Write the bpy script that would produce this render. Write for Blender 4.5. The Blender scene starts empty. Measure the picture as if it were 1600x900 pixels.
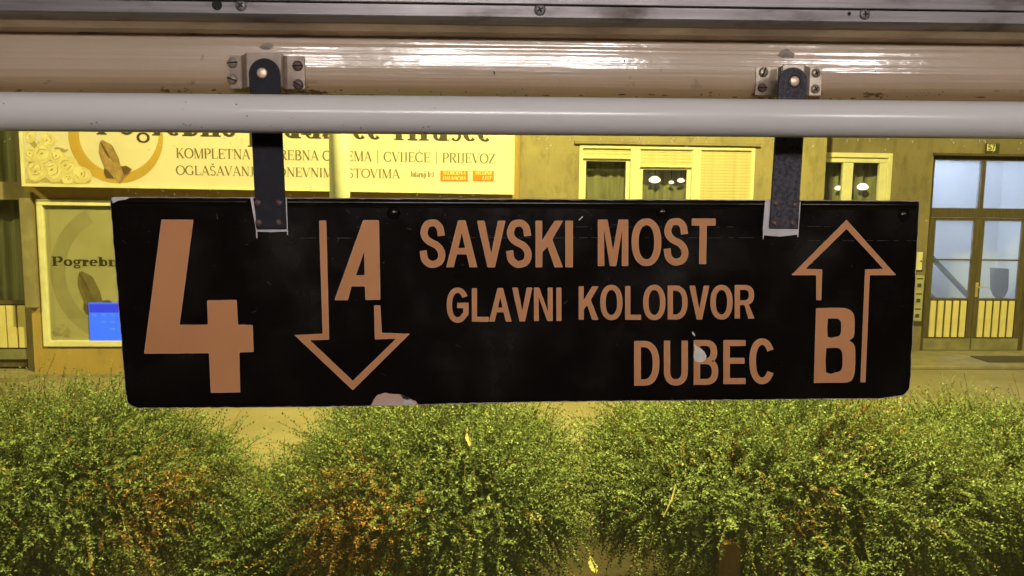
import bpy, math, random
import numpy as np
from mathutils import Vector, Matrix
from mathutils.geometry import tessellate_polygon
R = math.radians
random.seed(4)
scn = bpy.context.scene
col = scn.collection

# ------------------------------------------------------------------ camera, night sky, exposure
FPX = 1244.0
CAM = Vector((0, 0, 2.45))
YAW, PITCH, ROLL = R(3.5), R(-6.6), R(0.7)
f_ = Vector((math.sin(YAW)*math.cos(PITCH), math.cos(YAW)*math.cos(PITCH), math.sin(PITCH)))
r0 = Vector((math.cos(YAW), -math.sin(YAW), 0)); u0 = r0.cross(f_)
r_ = r0*math.cos(ROLL) + u0*math.sin(ROLL); u_ = u0*math.cos(ROLL) - r0*math.sin(ROLL)
cd = bpy.data.cameras.new('camera'); cam = bpy.data.objects.new('camera', cd); col.objects.link(cam)
cd.lens = FPX/1600*36; cd.sensor_width = 36; cd.clip_start = 0.02; cd.clip_end = 2000
m3 = Matrix((r_, u_, -f_)).transposed()
cam.matrix_world = Matrix.Translation(CAM) @ m3.to_4x4()
scn.camera = cam
scn.view_settings.view_transform = 'Standard'; scn.view_settings.look = 'None'
scn.view_settings.exposure = 0.0; scn.view_settings.gamma = 1.0
w = bpy.data.worlds.new('World'); scn.world = w; w.use_nodes = True
bg = w.node_tree.nodes['Background']
sky = w.node_tree.nodes.new('ShaderNodeTexSky'); sky.sky_type = 'NISHITA'; sky.sun_disc = False
sky.sun_elevation = R(-4); sky.sun_rotation = R(200); sky.altitude = 120
w.node_tree.links.new(sky.outputs['Color'], bg.inputs['Color'])
bg.inputs['Strength'].default_value = 0.09

SODIUM = (1.0, 0.865, 0.20)
LAMP_W = 10800
TRAM_L = 39.0

# ------------------------------------------------------------------ pixel rays -> points on real planes
def ray(px, py): return f_ + r_*((px-800)/FPX) + u_*((450-py)/FPX)
def at(px, py, Y):
    d = ray(px, py); t = (Y-CAM.y)/d.y; return CAM + d*t
def ground(px, py, z=0.0):
    d = ray(px, py); t = (z-CAM.z)/d.z; return CAM + d*t
def frame(rz, ry):
    return Matrix.Translation(CAM) @ Matrix.Rotation(rz, 4, 'Z') @ Matrix.Rotation(ry, 4, 'Y') @ Matrix.Translation(-CAM)
FT = frame(R(-1.4), R(-0.4))       # the tram leans a little against the street
FS = frame(R(0.1), R(-0.4))        # the hanging sign
FW = Matrix.Identity(4)
def loc_at(M, px, py, y):
    inv = M.inverted(); o = inv @ CAM; d = inv.to_3x3() @ ray(px, py); t = (y-o.y)/d.y
    p = o + d*t; return p

# ------------------------------------------------------------------ materials
def new_mat(name):
    m = bpy.data.materials.new(name); m.use_nodes = True
    return m, m.node_tree.nodes, m.node_tree.links, m.node_tree.nodes['Principled BSDF']
def mixc(N, L, fac, a, b):
    n = N.new('ShaderNodeMix'); n.data_type = 'RGBA'
    if isinstance(fac, (int, float)): n.inputs[0].default_value = fac
    else: L.new(fac, n.inputs[0])
    for i, v in ((6, a), (7, b)):
        if isinstance(v, tuple): n.inputs[i].default_value = (*v, 1) if len(v) == 3 else v
        else: L.new(v, n.inputs[i])
    return n.outputs[2]
def coords(N, L, scale=(1, 1, 1), world=False):
    if world:
        g = N.new('ShaderNodeNewGeometry'); src = g.outputs['Position']
    else:
        g = N.new('ShaderNodeTexCoord'); src = g.outputs['Object']
    mp = N.new('ShaderNodeMapping'); mp.inputs['Scale'].default_value = scale
    L.new(src, mp.inputs['Vector']); return mp.outputs[0]
def noise(N, L, vec, scale, detail=4, rough=0.55):
    n = N.new('ShaderNodeTexNoise'); n.inputs['Scale'].default_value = scale
    n.inputs['Detail'].default_value = detail; n.inputs['Roughness'].default_value = rough
    L.new(vec, n.inputs['Vector']); return n.outputs['Fac']
def ramp(N, L, fac, a, b):
    n = N.new('ShaderNodeMapRange'); n.inputs[1].default_value = a; n.inputs[2].default_value = b
    L.new(fac, n.inputs[0]); return n.outputs[0]
def mathn(N, L, op, a, b):
    n = N.new('ShaderNodeMath'); n.operation = op
    for i, v in ((0, a), (1, b)):
        if isinstance(v, (int, float)): n.inputs[i].default_value = v
        else: L.new(v, n.inputs[i])
    return n.outputs[0]
def mat(name, c, c2=None, rough=0.6, metal=0.0, nscale=8, nlo=.35, nhi=.65, bump=0, bscale=60, bdist=.002,
        stretch=(1, 1, 1), spec=0.5, world=False, coat=0):
    m, N, L, P = new_mat(name)
    vec = coords(N, L, stretch, world)
    if c2 is None: c2 = tuple(x*.82 for x in c)
    out = mixc(N, L, ramp(N, L, noise(N, L, vec, nscale, 6), nlo, nhi), c, c2)
    L.new(out, P.inputs['Base Color'])
    P.inputs['Roughness'].default_value = rough; P.inputs['Metallic'].default_value = metal
    P.inputs['Specular IOR Level'].default_value = spec; P.inputs['Coat Weight'].default_value = coat
    if bump:
        b = N.new('ShaderNodeBump'); b.inputs['Strength'].default_value = bump; b.inputs['Distance'].default_value = bdist
        L.new(noise(N, L, vec, bscale, 5, .6), b.inputs['Height']); L.new(b.outputs[0], P.inputs['Normal'])
    return m
def emis(name, c, s):
    m, N, L, P = new_mat(name)
    P.inputs['Base Color'].default_value = (0.02, 0.02, 0.02, 1)
    P.inputs['Emission Color'].default_value = (*c, 1); P.inputs['Emission Strength'].default_value = s
    return m

def mat_wall(name, c, c2, dark, rough=.9, s1=1.1, s2=7, bscale=60, bd=.008, streak=(1, 1, .35), amt=.75):
    m, N, L, P = new_mat(name)
    v = coords(N, L, (1, 1, 1), True); vs = coords(N, L, streak, True)
    a = mixc(N, L, ramp(N, L, noise(N, L, v, s1, 6, .6), .35, .65), c, c2)
    a = mixc(N, L, mathn(N, L, 'MULTIPLY', ramp(N, L, noise(N, L, vs, s2, 8, .68), .5, .72), amt), a, dark)
    a = mixc(N, L, mathn(N, L, 'MULTIPLY', ramp(N, L, noise(N, L, v, 55, 3, .6), .55, .75), .35), a, dark)
    L.new(a, P.inputs['Base Color']); P.inputs['Roughness'].default_value = rough
    b = N.new('ShaderNodeBump'); b.inputs['Strength'].default_value = .7; b.inputs['Distance'].default_value = bd
    L.new(noise(N, L, v, bscale, 6, .65), b.inputs['Height']); L.new(b.outputs[0], P.inputs['Normal']); return m
M = {}
M['plaster_ochre'] = mat_wall('plaster_ochre', (.40, .28, .125), (.32, .225, .11), (.22, .15, .08), amt=.5)
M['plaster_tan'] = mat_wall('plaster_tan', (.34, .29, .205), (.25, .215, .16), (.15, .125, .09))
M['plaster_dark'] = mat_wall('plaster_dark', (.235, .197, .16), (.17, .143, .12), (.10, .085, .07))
M['stone'] = mat('stone', (.27, .235, .19), (.19, .165, .14), .85, nscale=5, bump=.4, bscale=60, bdist=.005, world=True)
M['pave'] = mat_wall('pave', (.26, .225, .18), (.20, .172, .14), (.14, .12, .10), s1=.8, s2=3.5, bscale=90, bd=.006, streak=(1, .5, 1), amt=.5)
M['asphalt'] = mat('asphalt', (.06, .058, .055), (.04, .04, .04), .9, nscale=3, bump=.5, bscale=90, bdist=.005, world=True)
M['soil'] = mat('soil', (.028, .018, .010), (.012, .009, .006), .95, nscale=9, bump=.8, bscale=40, bdist=.03, world=True)
M['white_frame'] = mat('white_frame', (.72, .70, .62), (.62, .60, .54), .45, nscale=6)
M['fascia_white'] = mat('fascia_white', (.66, .60, .66), (.60, .545, .58), .4, nscale=1.2)
M['shutter'] = mat('shutter', (.60, .54, .40), (.50, .45, .33), .5, nscale=12)
M['wood_dark'] = mat('wood_dark', (.10, .075, .055), (.055, .042, .032), .55, nscale=6, stretch=(6, 6, .8), bump=.3, bscale=30, bdist=.002, world=True)
M['slat'] = mat('slat', (.70, .62, .42), (.60, .52, .34), .5, nscale=5)
M['kick'] = mat('kick', (.30, .28, .23), (.20, .19, .16), .5, .3, nscale=7, world=True)
M['print_dark'] = mat('print_dark', (.045, .038, .022), rough=.6)
M['print_grey'] = mat('print_grey', (.17, .15, .09), rough=.6)
M['print_gold'] = mat('print_gold', (.42, .27, .07), (.5, .33, .1), .5, nscale=3)
M['print_orange'] = mat('print_orange', (.62, .20, .03), rough=.5)
M['print_pale'] = mat('print_pale', (.80, .62, .36), rough=.5)
M['poster'] = mat('poster', (.57, .52, .43), (.49, .45, .37), .4, nscale=2, world=True)
M['poster_ring'] = mat('poster_ring', (.44, .40, .33), (.38, .35, .28), .4, nscale=5)
M['poster_text'] = mat('poster_text', (.05, .04, .03), rough=.5)
M['hand_a'] = mat('hand_a', (.20, .12, .07), (.36, .24, .16), .6, nscale=9)
M['hand_b'] = mat('hand_b', (.40, .28, .19), (.26, .16, .10), .6, nscale=14)
M['hand_c'] = mat('hand_c', (.11, .065, .04), rough=.6)
M['phand_a'] = mat('phand_a', (.25, .20, .14), (.19, .15, .10), .6, nscale=9)
M['phand_b'] = mat('phand_b', (.20, .15, .10), (.15, .11, .07), .6, nscale=14)
M['phand_c'] = mat('phand_c', (.15, .11, .075), rough=.6)
for i, c in enumerate([(.72, .66, .50), (.68, .61, .45), (.63, .55, .39), (.46, .38, .27), (.38, .28, .20), (.34, .29, .14)]):
    M['petal%d' % i] = mat('petal%d' % i, c, tuple(x*.85 for x in c), .6, nscale=12)
M['room'] = mat('room', (.16, .15, .12), rough=.9)
M['curtain'] = mat('curtain', (.30, .30, .25), (.19, .19, .16), .9, nscale=5, stretch=(5, 5, .3), world=True)
M['hall_wall'] = mat('hall_wall', (.78, .78, .78), rough=.8, nscale=1)
M['hall_dark'] = mat('hall_dark', (.07, .07, .075), rough=.6)
M['mat_dark'] = mat('mat_dark', (.05, .04, .03), rough=.95, bump=.6, bscale=200, bdist=.005)
M['box_grey'] = mat('box_grey', (.42, .40, .34), (.34, .32, .27), .5, nscale=8)
M['steel_post'] = mat('steel_post', (.70, .70, .70), (.60, .60, .60), .5, .0, nscale=5, bump=.2, bscale=50)
M['metal_dark'] = mat('metal_dark', (.05, .05, .05), rough=.5)
M['brass'] = mat('brass', (.7, .62, .4), rough=.35, metal=.6)
M['twig'] = mat('twig', (.16, .11, .05), (.09, .06, .03), .8, nscale=20, world=True)
M['bark'] = mat('bark', (.09, .06, .035), (.04, .03, .02), .9, nscale=15, bump=.6, bscale=60, bdist=.004)
M['straw'] = mat('straw', (.40, .36, .20), (.28, .24, .13), .7, nscale=20)
M['stake'] = mat('stake', (.15, .075, .03), (.09, .045, .02), .8, nscale=9, stretch=(3, 3, .5), bump=.4, bscale=40)
M['white_lit'] = emis('white_lit', (1.0, .86, .50), 3.2)
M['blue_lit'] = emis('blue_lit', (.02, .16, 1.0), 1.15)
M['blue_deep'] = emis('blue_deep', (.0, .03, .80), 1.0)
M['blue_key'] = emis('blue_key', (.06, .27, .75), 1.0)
M['lamp_sodium'] = emis('lamp_sodium', (1, .75, .2), 30)
M['tram_lamp'] = emis('tram_lamp', (1.0, .93, .90), TRAM_L)
M['hall_lamp'] = emis('hall_lamp', (.72, .82, 1.0), 120)
# tram interior
M['tram_wall'] = mat('tram_wall', (.17, .16, .145), rough=.6)
M['tram_ceiling'] = mat('tram_ceiling', (.30, .29, .275), rough=.6)
M['rail'] = mat('rail', (.70, .665, .665), (.66, .625, .62), .22, nscale=6, bump=.25, bscale=35, bdist=.0006, stretch=(.6, 1, 1))
M['bracket'] = mat('bracket', (.42, .36, .28), (.26, .20, .15), .3, .4, nscale=60, bump=.5, bscale=180, bdist=.0006)
M['bracket_paint'] = mat('bracket_paint', (.34, .26, .20), (.22, .16, .12), .3, .1, nscale=70, bump=.4, bscale=150, bdist=.0006)
M['strap'] = mat('strap', (.018, .018, .024), (.030, .029, .036), .55, 0, spec=.12, nscale=90, nlo=.5, nhi=.8, bump=.3, bscale=300, bdist=.0003)
M['strap_worn'] = mat('strap_worn', (.075, .07, .085), (.022, .02, .025), .55, 0, spec=.15, nscale=420, nlo=.4, nhi=.7, bump=.5, bscale=300, bdist=.0004)
M['copper'] = mat('copper', (.86, .60, .46), (.70, .48, .36), .35, .4, nscale=200)
M['rivet_rust'] = mat('rivet_rust', (.17, .09, .08), (.08, .05, .05), .5, .2, nscale=300)
M['black_ring'] = mat('black_ring', (.01, .01, .01), rough=.8)
M['plate_edge'] = mat('plate_edge', (.42, .38, .34), (.25, .2, .17), .7, nscale=60)
M['bare'] = mat('bare', (.62, .58, .60), (.50, .46, .47), .5, nscale=50)
M['bare_pink'] = mat('bare_pink', (.50, .32, .25), (.58, .42, .36), .6, nscale=60)
M['sticker_white'] = mat('sticker_white', (.72, .67, .62), (.62, .57, .52), .6, nscale=150)
M['letter'] = mat('letter', (.60, .27, .115), (.50, .22, .09), .6, nscale=7, nlo=.3, nhi=.75, spec=.2)
M['letter_edge'] = mat('letter_edge', (.62, .37, .24), (.50, .27, .16), .5, nscale=60)
M['smear'] = mat('smear', (.30, .24, .18), (.16, .13, .10), .5, nscale=120, nlo=.4, nhi=.6)
M['rust'] = mat('rust', (.10, .035, .015), (.05, .02, .012), .9, nscale=200)

def mat_sign():
    m, N, L, P = new_mat('sign_black')
    vec = coords(N, L)
    n1 = noise(N, L, vec, 14, 6, .6)
    L.new(mixc(N, L, ramp(N, L, n1, .5, .8), (.0045, .0030, .0026), (.012, .009, .007)), P.inputs['Base Color'])
    sc = noise(N, L, coords(N, L, (40, 40, 400)), 3, 3)
    L.new(mathn(N, L, 'ADD', mathn(N, L, 'MULTIPLY', ramp(N, L, n1, .4, .75), .22), .12), P.inputs['Roughness'])
    P.inputs['Specular IOR Level'].default_value = .32
    b = N.new('ShaderNodeBump'); b.inputs['Strength'].default_value = .35; b.inputs['Distance'].default_value = .0012
    L.new(noise(N, L, vec, 11, 3), b.inputs['Height'])
    # wrinkled lacquer patch beside the letter B
    geo = N.new('ShaderNodeTexCoord'); sub = N.new('ShaderNodeVectorMath'); sub.operation = 'SUBTRACT'
    L.new(geo.outputs['Object'], sub.inputs[0]); m['patch'] = 1
    sub.name = 'patch_centre'
    sca = N.new('ShaderNodeVectorMath'); sca.operation = 'MULTIPLY'; sca.inputs[1].default_value = (1, 0, 2.2)
    L.new(sub.outputs[0], sca.inputs[0])
    ln = N.new('ShaderNodeVectorMath'); ln.operation = 'LENGTH'; L.new(sca.outputs[0], ln.inputs[0])
    mask = ramp(N, L, ln.outputs['Value'], .045, .012)
    b2 = N.new('ShaderNodeBump'); b2.inputs['Distance'].default_value = .004
    L.new(mathn(N, L, 'MULTIPLY', mask, .9), b2.inputs['Strength'])
    L.new(noise(N, L, vec, 260, 3), b2.inputs['Height']); L.new(b.outputs[0], b2.inputs['Normal'])
    L.new(b2.outputs[0], P.inputs['Normal'])
    return m
M['sign_black'] = mat_sign()

def mat_beam():
    m, N, L, P = new_mat('beam_paint')
    vec = coords(N, L)
    big = noise(N, L, vec, 9, 6, .6)
    c = mixc(N, L, ramp(N, L, big, .35, .7), (.56, .43, .325), (.50, .375, .28))
    sep = N.new('ShaderNodeSeparateXYZ'); L.new(vec, sep.inputs[0])
    low = ramp(N, L, sep.outputs['Z'], -.008, -.0245)
    c = mixc(N, L, mathn(N, L, 'MULTIPLY', low, .75), c, (.36, .22, .10))
    st = noise(N, L, coords(N, L, (1, 1, 2.6)), 55, 4, .65)
    rz = ramp(N, L, sep.outputs['Z'], -.016, -.0245)
    rust = mathn(N, L, 'MULTIPLY', ramp(N, L, st, .61, .655), rz)
    c = mixc(N, L, rust, c, (.09, .03, .015))
    top = ramp(N, L, sep.outputs['Z'], .0215, .0245)
    tr = mathn(N, L, 'MULTIPLY', ramp(N, L, st, .56, .62), top)
    c = mixc(N, L, tr, c, (.12, .06, .04))
    sp = noise(N, L, vec, 38, 3, .7)
    c = mixc(N, L, mathn(N, L, 'MULTIPLY', ramp(N, L, sp, .68, .74), .6), c, (.22, .15, .11))
    L.new(c, P.inputs['Base Color'])
    P.inputs['Roughness'].default_value = .35; P.inputs['Coat Weight'].default_value = 1.0; P.inputs['Coat Roughness'].default_value = .13; P.inputs['Coat IOR'].default_value = 1.8
    strokes = noise(N, L, coords(N, L, (2.2, 40, 210)), 1.0, 2, .5)
    b = N.new('ShaderNodeBump'); b.inputs['Strength'].default_value = .8; b.inputs['Distance'].default_value = .0011
    L.new(strokes, b.inputs['Height'])
    b2 = N.new('ShaderNodeBump'); b2.inputs['Strength'].default_value = .5; b2.inputs['Distance'].default_value = .0009
    L.new(noise(N, L, coords(N, L, (1, 1, 1.8)), 42, 3), b2.inputs['Height']); L.new(b.outputs[0], b2.inputs['Normal'])
    L.new(b2.outputs[0], P.inputs['Normal']); L.new(b2.outputs[0], P.inputs['Coat Normal'])
    return m
M['beam_paint'] = mat_beam()

def mat_alu():
    m, N, L, P = new_mat('aluminium')
    v1 = coords(N, L, (5, 60, 260))
    n = noise(N, L, v1, 1.0, 6, .65)
    g = noise(N, L, coords(N, L, (1, 1, 3)), 14, 5, .6)
    c = mixc(N, L, ramp(N, L, n, .3, .7), (.30, .275, .28), (.17, .155, .16))
    c = mixc(N, L, ramp(N, L, g, .55, .72), c, (.08, .06, .05))
    L.new(c, P.inputs['Base Color']); P.inputs['Metallic'].default_value = .5
    L.new(mathn(N, L, 'ADD', mathn(N, L, 'MULTIPLY', g, .35), .28), P.inputs['Roughness'])
    b = N.new('ShaderNodeBump'); b.inputs['Strength'].default_value = .5; b.inputs['Distance'].default_value = .0006
    L.new(n, b.inputs['Height']); L.new(b.outputs[0], P.inputs['Normal'])
    return m
M['aluminium'] = mat_alu()
M['lip_dirty'] = mat('lip_dirty', (.70, .55, .42), (.34, .25, .18), .4, .25, nscale=16, nlo=.4, nhi=.75, stretch=(1, 1, 4), bump=.3, bscale=120, bdist=.0006)

def mat_glass(name, tint=(1, 1, 1), base=.035, haze=0.0):
    m, N, L, P = new_mat(name); N.remove(P)
    out = N['Material Output']
    tr = N.new('ShaderNodeBsdfTransparent'); tr.inputs[0].default_value = (*tint, 1)
    gl = N.new('ShaderNodeBsdfGlossy'); gl.inputs['Roughness'].default_value = .02
    lw = N.new('ShaderNodeLayerWeight'); lw.inputs[0].default_value = .5
    p = mathn(N, L, 'POWER', lw.outputs['Facing'], 5)
    fac = mathn(N, L, 'ADD', mathn(N, L, 'MULTIPLY', p, .9), base)
    mx = N.new('ShaderNodeMixShader'); L.new(fac, mx.inputs[0]); L.new(tr.outputs[0], mx.inputs[1]); L.new(gl.outputs[0], mx.inputs[2])
    last = mx.outputs[0]
    if haze:
        tl = N.new('ShaderNodeBsdfTranslucent'); tl.inputs[0].default_value = (.85, .88, .95, 1)
        mm = N.new('ShaderNodeMixShader'); mm.inputs[0].default_value = haze
        L.new(last, mm.inputs[1]); L.new(tl.outputs[0], mm.inputs[2]); last = mm.outputs[0]
    L.new(last, out.inputs['Surface']); return m
M['tram_glass'] = mat_glass('tram_glass', (.97, .975, .97), .02, .003)
M['window_glass'] = mat_glass('window_glass', (.92, .93, .92), .05)
M['frosted'] = mat_glass('frosted', (.9, .93, .97), .03, .14)

def mat_leaf():
    m, N, L, P = new_mat('leaf'); N.remove(P)
    out = N['Material Output']
    a = N.new('ShaderNodeAttribute'); a.attribute_name = 'tint'
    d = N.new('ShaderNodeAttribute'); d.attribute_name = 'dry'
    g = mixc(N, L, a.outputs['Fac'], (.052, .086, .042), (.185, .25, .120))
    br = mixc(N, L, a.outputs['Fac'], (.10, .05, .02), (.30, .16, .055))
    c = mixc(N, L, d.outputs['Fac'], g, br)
    di = N.new('ShaderNodeBsdfPrincipled'); L.new(c, di.inputs['Base Color']); di.inputs['Roughness'].default_value = .5; di.inputs['Specular IOR Level'].default_value = .35
    tr = N.new('ShaderNodeBsdfTranslucent'); L.new(mixc(N, L, .4, c, (.13, .17, .02)), tr.inputs[0])
    mx = N.new('ShaderNodeMixShader'); mx.inputs[0].default_value = .3
    L.new(di.outputs[0], mx.inputs[1]); L.new(tr.outputs[0], mx.inputs[2]); L.new(mx.outputs[0], out.inputs['Surface'])
    return m
M['leaf'] = mat_leaf()

# ------------------------------------------------------------------ object helpers
ORG = {}; FRM = {}
def thing(name, L, label, cat, fr=FW, group=None):
    o = bpy.data.objects.new(name, None); o.empty_display_size = .1; col.objects.link(o)
    o.matrix_world = fr @ Matrix.Translation(L); ORG[o.name] = Vector(L); FRM[o.name] = fr
    o['label'] = label; o['category'] = cat
    if group: o['group'] = group
    return o
class MB:
    def __init__(s): s.v = []; s.f = []; s.m = []
    def add(s, vs, fs, mi=0):
        k = len(s.v); s.v += [tuple(v) for v in vs]; s.f += [tuple(k+i for i in f) for f in fs]; s.m += [mi]*len(fs); return s
    def box(s, x0, x1, y0, y1, z0, z1, mi=0):
        return s.add([(x0,y0,z0),(x1,y0,z0),(x1,y1,z0),(x0,y1,z0),(x0,y0,z1),(x1,y0,z1),(x1,y1,z1),(x0,y1,z1)],
                     [(0,3,2,1),(4,5,6,7),(0,1,5,4),(1,2,6,5),(2,3,7,6),(3,0,4,7)], mi)
    def quad(s, a, b, c, d, mi=0): return s.add([a,b,c,d], [(0,1,2,3)], mi)
    def prism_y(s, pts, y0, y1, mi=0):        # pts (x,z) outline facing -y at y0, counter-clockwise seen from -y
        n = len(pts); vs = [(x,y0,z) for x,z in pts] + [(x,y1,z) for x,z in pts]
        tri = tessellate_polygon([[Vector(((x-pts[0][0])*1000,(z-pts[0][1])*1000,0)) for x,z in pts]])
        fs = [tuple(t) for t in tri] + [tuple(n+i for i in reversed(t)) for t in tri]
        fs += [(i, n+i, n+(i+1)%n, (i+1)%n) for i in range(n)]
        return s.add(vs, fs, mi)
    def flat(s, loops, y, mi=0):              # loops of (x,z), first outer, rest holes
        o_ = loops[0][0]; vv = [[Vector(((x-o_[0])*1000,(z-o_[1])*1000,0)) for x,z in lp] for lp in loops]; tri = tessellate_polygon(vv)
        pts = [p for lp in loops for p in lp]
        fs = []
        for t in tri:
            a, b, c = (pts[i] for i in t)
            cr = (b[0]-a[0])*(c[1]-a[1]) - (b[1]-a[1])*(c[0]-a[0])
            fs.append(tuple(t) if cr > 0 else tuple(reversed(t)))
        return s.add([(x,y,z) for x,z in pts], fs, mi)
    def extr_x(s, prof, xs, mi=0, close=True):  # prof (y,z) loop swept along x
        n = len(prof); vs = [(x,y,z) for x in xs for y,z in prof]; fs = []
        for k in range(len(xs)-1):
            for i in range(n if close else n-1):
                j = (i+1) % n; fs.append((k*n+i, (k+1)*n+i, (k+1)*n+j, k*n+j))
        if close: fs += [tuple(range(n)), tuple(reversed(range((len(xs)-1)*n, len(xs)*n)))]
        return s.add(vs, fs, mi)
    def tube(s, pts, rad, n=8, mi=0):
        rad = rad if isinstance(rad, (list, tuple)) else [rad]*len(pts)
        vs = []; fs = []
        for i, p in enumerate(pts):
            p = Vector(p); a = Vector(pts[max(i-1,0)]); b = Vector(pts[min(i+1,len(pts)-1)])
            t = (b-a).normalized(); u = t.cross(Vector((0,0,1)) if abs(t.z) < .9 else Vector((1,0,0))).normalized(); v = t.cross(u)
            for k in range(n):
                an = 2*math.pi*k/n; vs.append(p + (u*math.cos(an)+v*math.sin(an))*rad[i])
        for i in range(len(pts)-1):
            for k in range(n): fs.append((i*n+k, i*n+(k+1)%n, (i+1)*n+(k+1)%n, (i+1)*n+k))
        fs += [tuple(reversed(range(n))), tuple(range((len(pts)-1)*n, len(pts)*n))]
        return s.add(vs, fs, mi)
    def lathe_y(s, cx, cz, prof, n=20, mi=0):   # prof (r,y) from the centre front outwards
        vs = []; fs = []; m_ = len(prof)
        for r, y in prof:
            for k in range(n): an = 2*math.pi*k/n; vs.append((cx+r*math.cos(an), y, cz+r*math.sin(an)))
        for i in range(m_-1):
            for k in range(n): fs.append((i*n+k, (i+1)*n+k, (i+1)*n+(k+1)%n, i*n+(k+1)%n))
        fs.append(tuple(range(n)))
        return s.add(vs, fs, mi)
    def build(s, name, mats, parent=None, label=None, cat=None, group=None, kind=None, smooth=False, bevel=0, fr=FW):
        a = np.array(s.v, dtype=float); lo = a.min(0); hi = a.max(0)
        c = (lo+hi)/2
        if parent is None: c[2] = lo[2]
        me = bpy.data.meshes.new(name); me.from_pydata((a-c).tolist(), [], s.f)
        for mm in (mats if isinstance(mats, (list, tuple)) else [mats]): me.materials.append(M[mm])
        if max(s.m) > 0: me.polygons.foreach_set('material_index', s.m)
        if smooth: me.polygons.foreach_set('use_smooth', [True]*len(s.f))
        me.update()
        o = bpy.data.objects.new(name, me); col.objects.link(o)
        c = Vector(c); ORG[o.name] = c
        if parent is not None: o.parent = parent; o.location = c - ORG[parent.name]
        else: o.matrix_world = fr @ Matrix.Translation(c)
        if label: o['label'] = label
        if cat: o['category'] = cat
        if group: o['group'] = group
        if kind: o['kind'] = kind
        if bevel:
            b = o.modifiers.new('bevel', 'BEVEL'); b.width = bevel; b.segments = 2; b.limit_method = 'ANGLE'
        return o
def bx(name, m, parent, x0, x1, y0, y1, z0, z1, **k): return MB().box(x0,x1,y0,y1,z0,z1).build(name, m, parent, **k)
def wall_mb(x0, x1, z0, z1, y, depth, holes, mi=0):
    """front sheet at y with rectangular holes (x0,x1,z0,z1) and reveals running back by depth"""
    mb = MB(); xs = sorted({x0, x1, *[h[0] for h in holes], *[h[1] for h in holes]}); zs = sorted({z0, z1, *[h[2] for h in holes], *[h[3] for h in holes]})
    xs = [x for x in xs if x0 <= x <= x1]; zs = [z for z in zs if z0 <= z <= z1]
    for i in range(len(xs)-1):
        for j in range(len(zs)-1):
            cx = (xs[i]+xs[i+1])/2; cz = (zs[j]+zs[j+1])/2
            if any(h[0] < cx < h[1] and h[2] < cz < h[3] for h in holes): continue
            mb.box(xs[i], xs[i+1], y, y+depth, zs[j], zs[j+1], mi)
    return mb

# ------------------------------------------------------------------ lettering
def arc(cx, cy, rx, ry, a0, a1, n=16, p=1.0):
    out = []
    for i in range(n+1):
        a = R(a0+(a1-a0)*i/n); c, s_ = math.cos(a), math.sin(a)
        out.append((cx+rx*math.copysign(abs(c)**p, c), cy+ry*math.copysign(abs(s_)**p, s_)))
    return out
def outline(path, wd):
    n = len(path); Lf = []; Rt = []
    for i, (x, y) in enumerate(path):
        w_ = wd[i] if isinstance(wd, list) else wd
        a = path[max(i-1,0)]; b = path[min(i+1,n-1)]
        d1 = Vector((x-a[0], y-a[1])); d2 = Vector((b[0]-x, b[1]-y))
        if i == 0: d1 = d2
        if i == n-1: d2 = d1
        d1 = d1.normalized(); d2 = d2.normalized(); t = (d1+d2).normalized(); nn = Vector((-t.y, t.x))
        k = w_/2/max(.45, nn.dot(Vector((-d1.y, d1.x))))
        Lf.append((x+nn.x*k, y+nn.y*k)); Rt.append((x-nn.x*k, y-nn.y*k))
    return Lf + Rt[::-1]
def catmull(P, n=5):
    out = []
    for i in range(len(P)-1):
        p0 = P[max(i-1,0)]; p1 = P[i]; p2 = P[i+1]; p3 = P[min(i+2,len(P)-1)]
        for k in range(n):
            t = k/n
            out.append(tuple(.5*(2*p1[j]+(p2[j]-p0[j])*t+(2*p0[j]-5*p1[j]+4*p2[j]-p3[j])*t*t+(3*p1[j]-p0[j]-3*p2[j]+p3[j])*t**3) for j in (0,1)))
    out.append(P[-1]); return out
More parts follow.
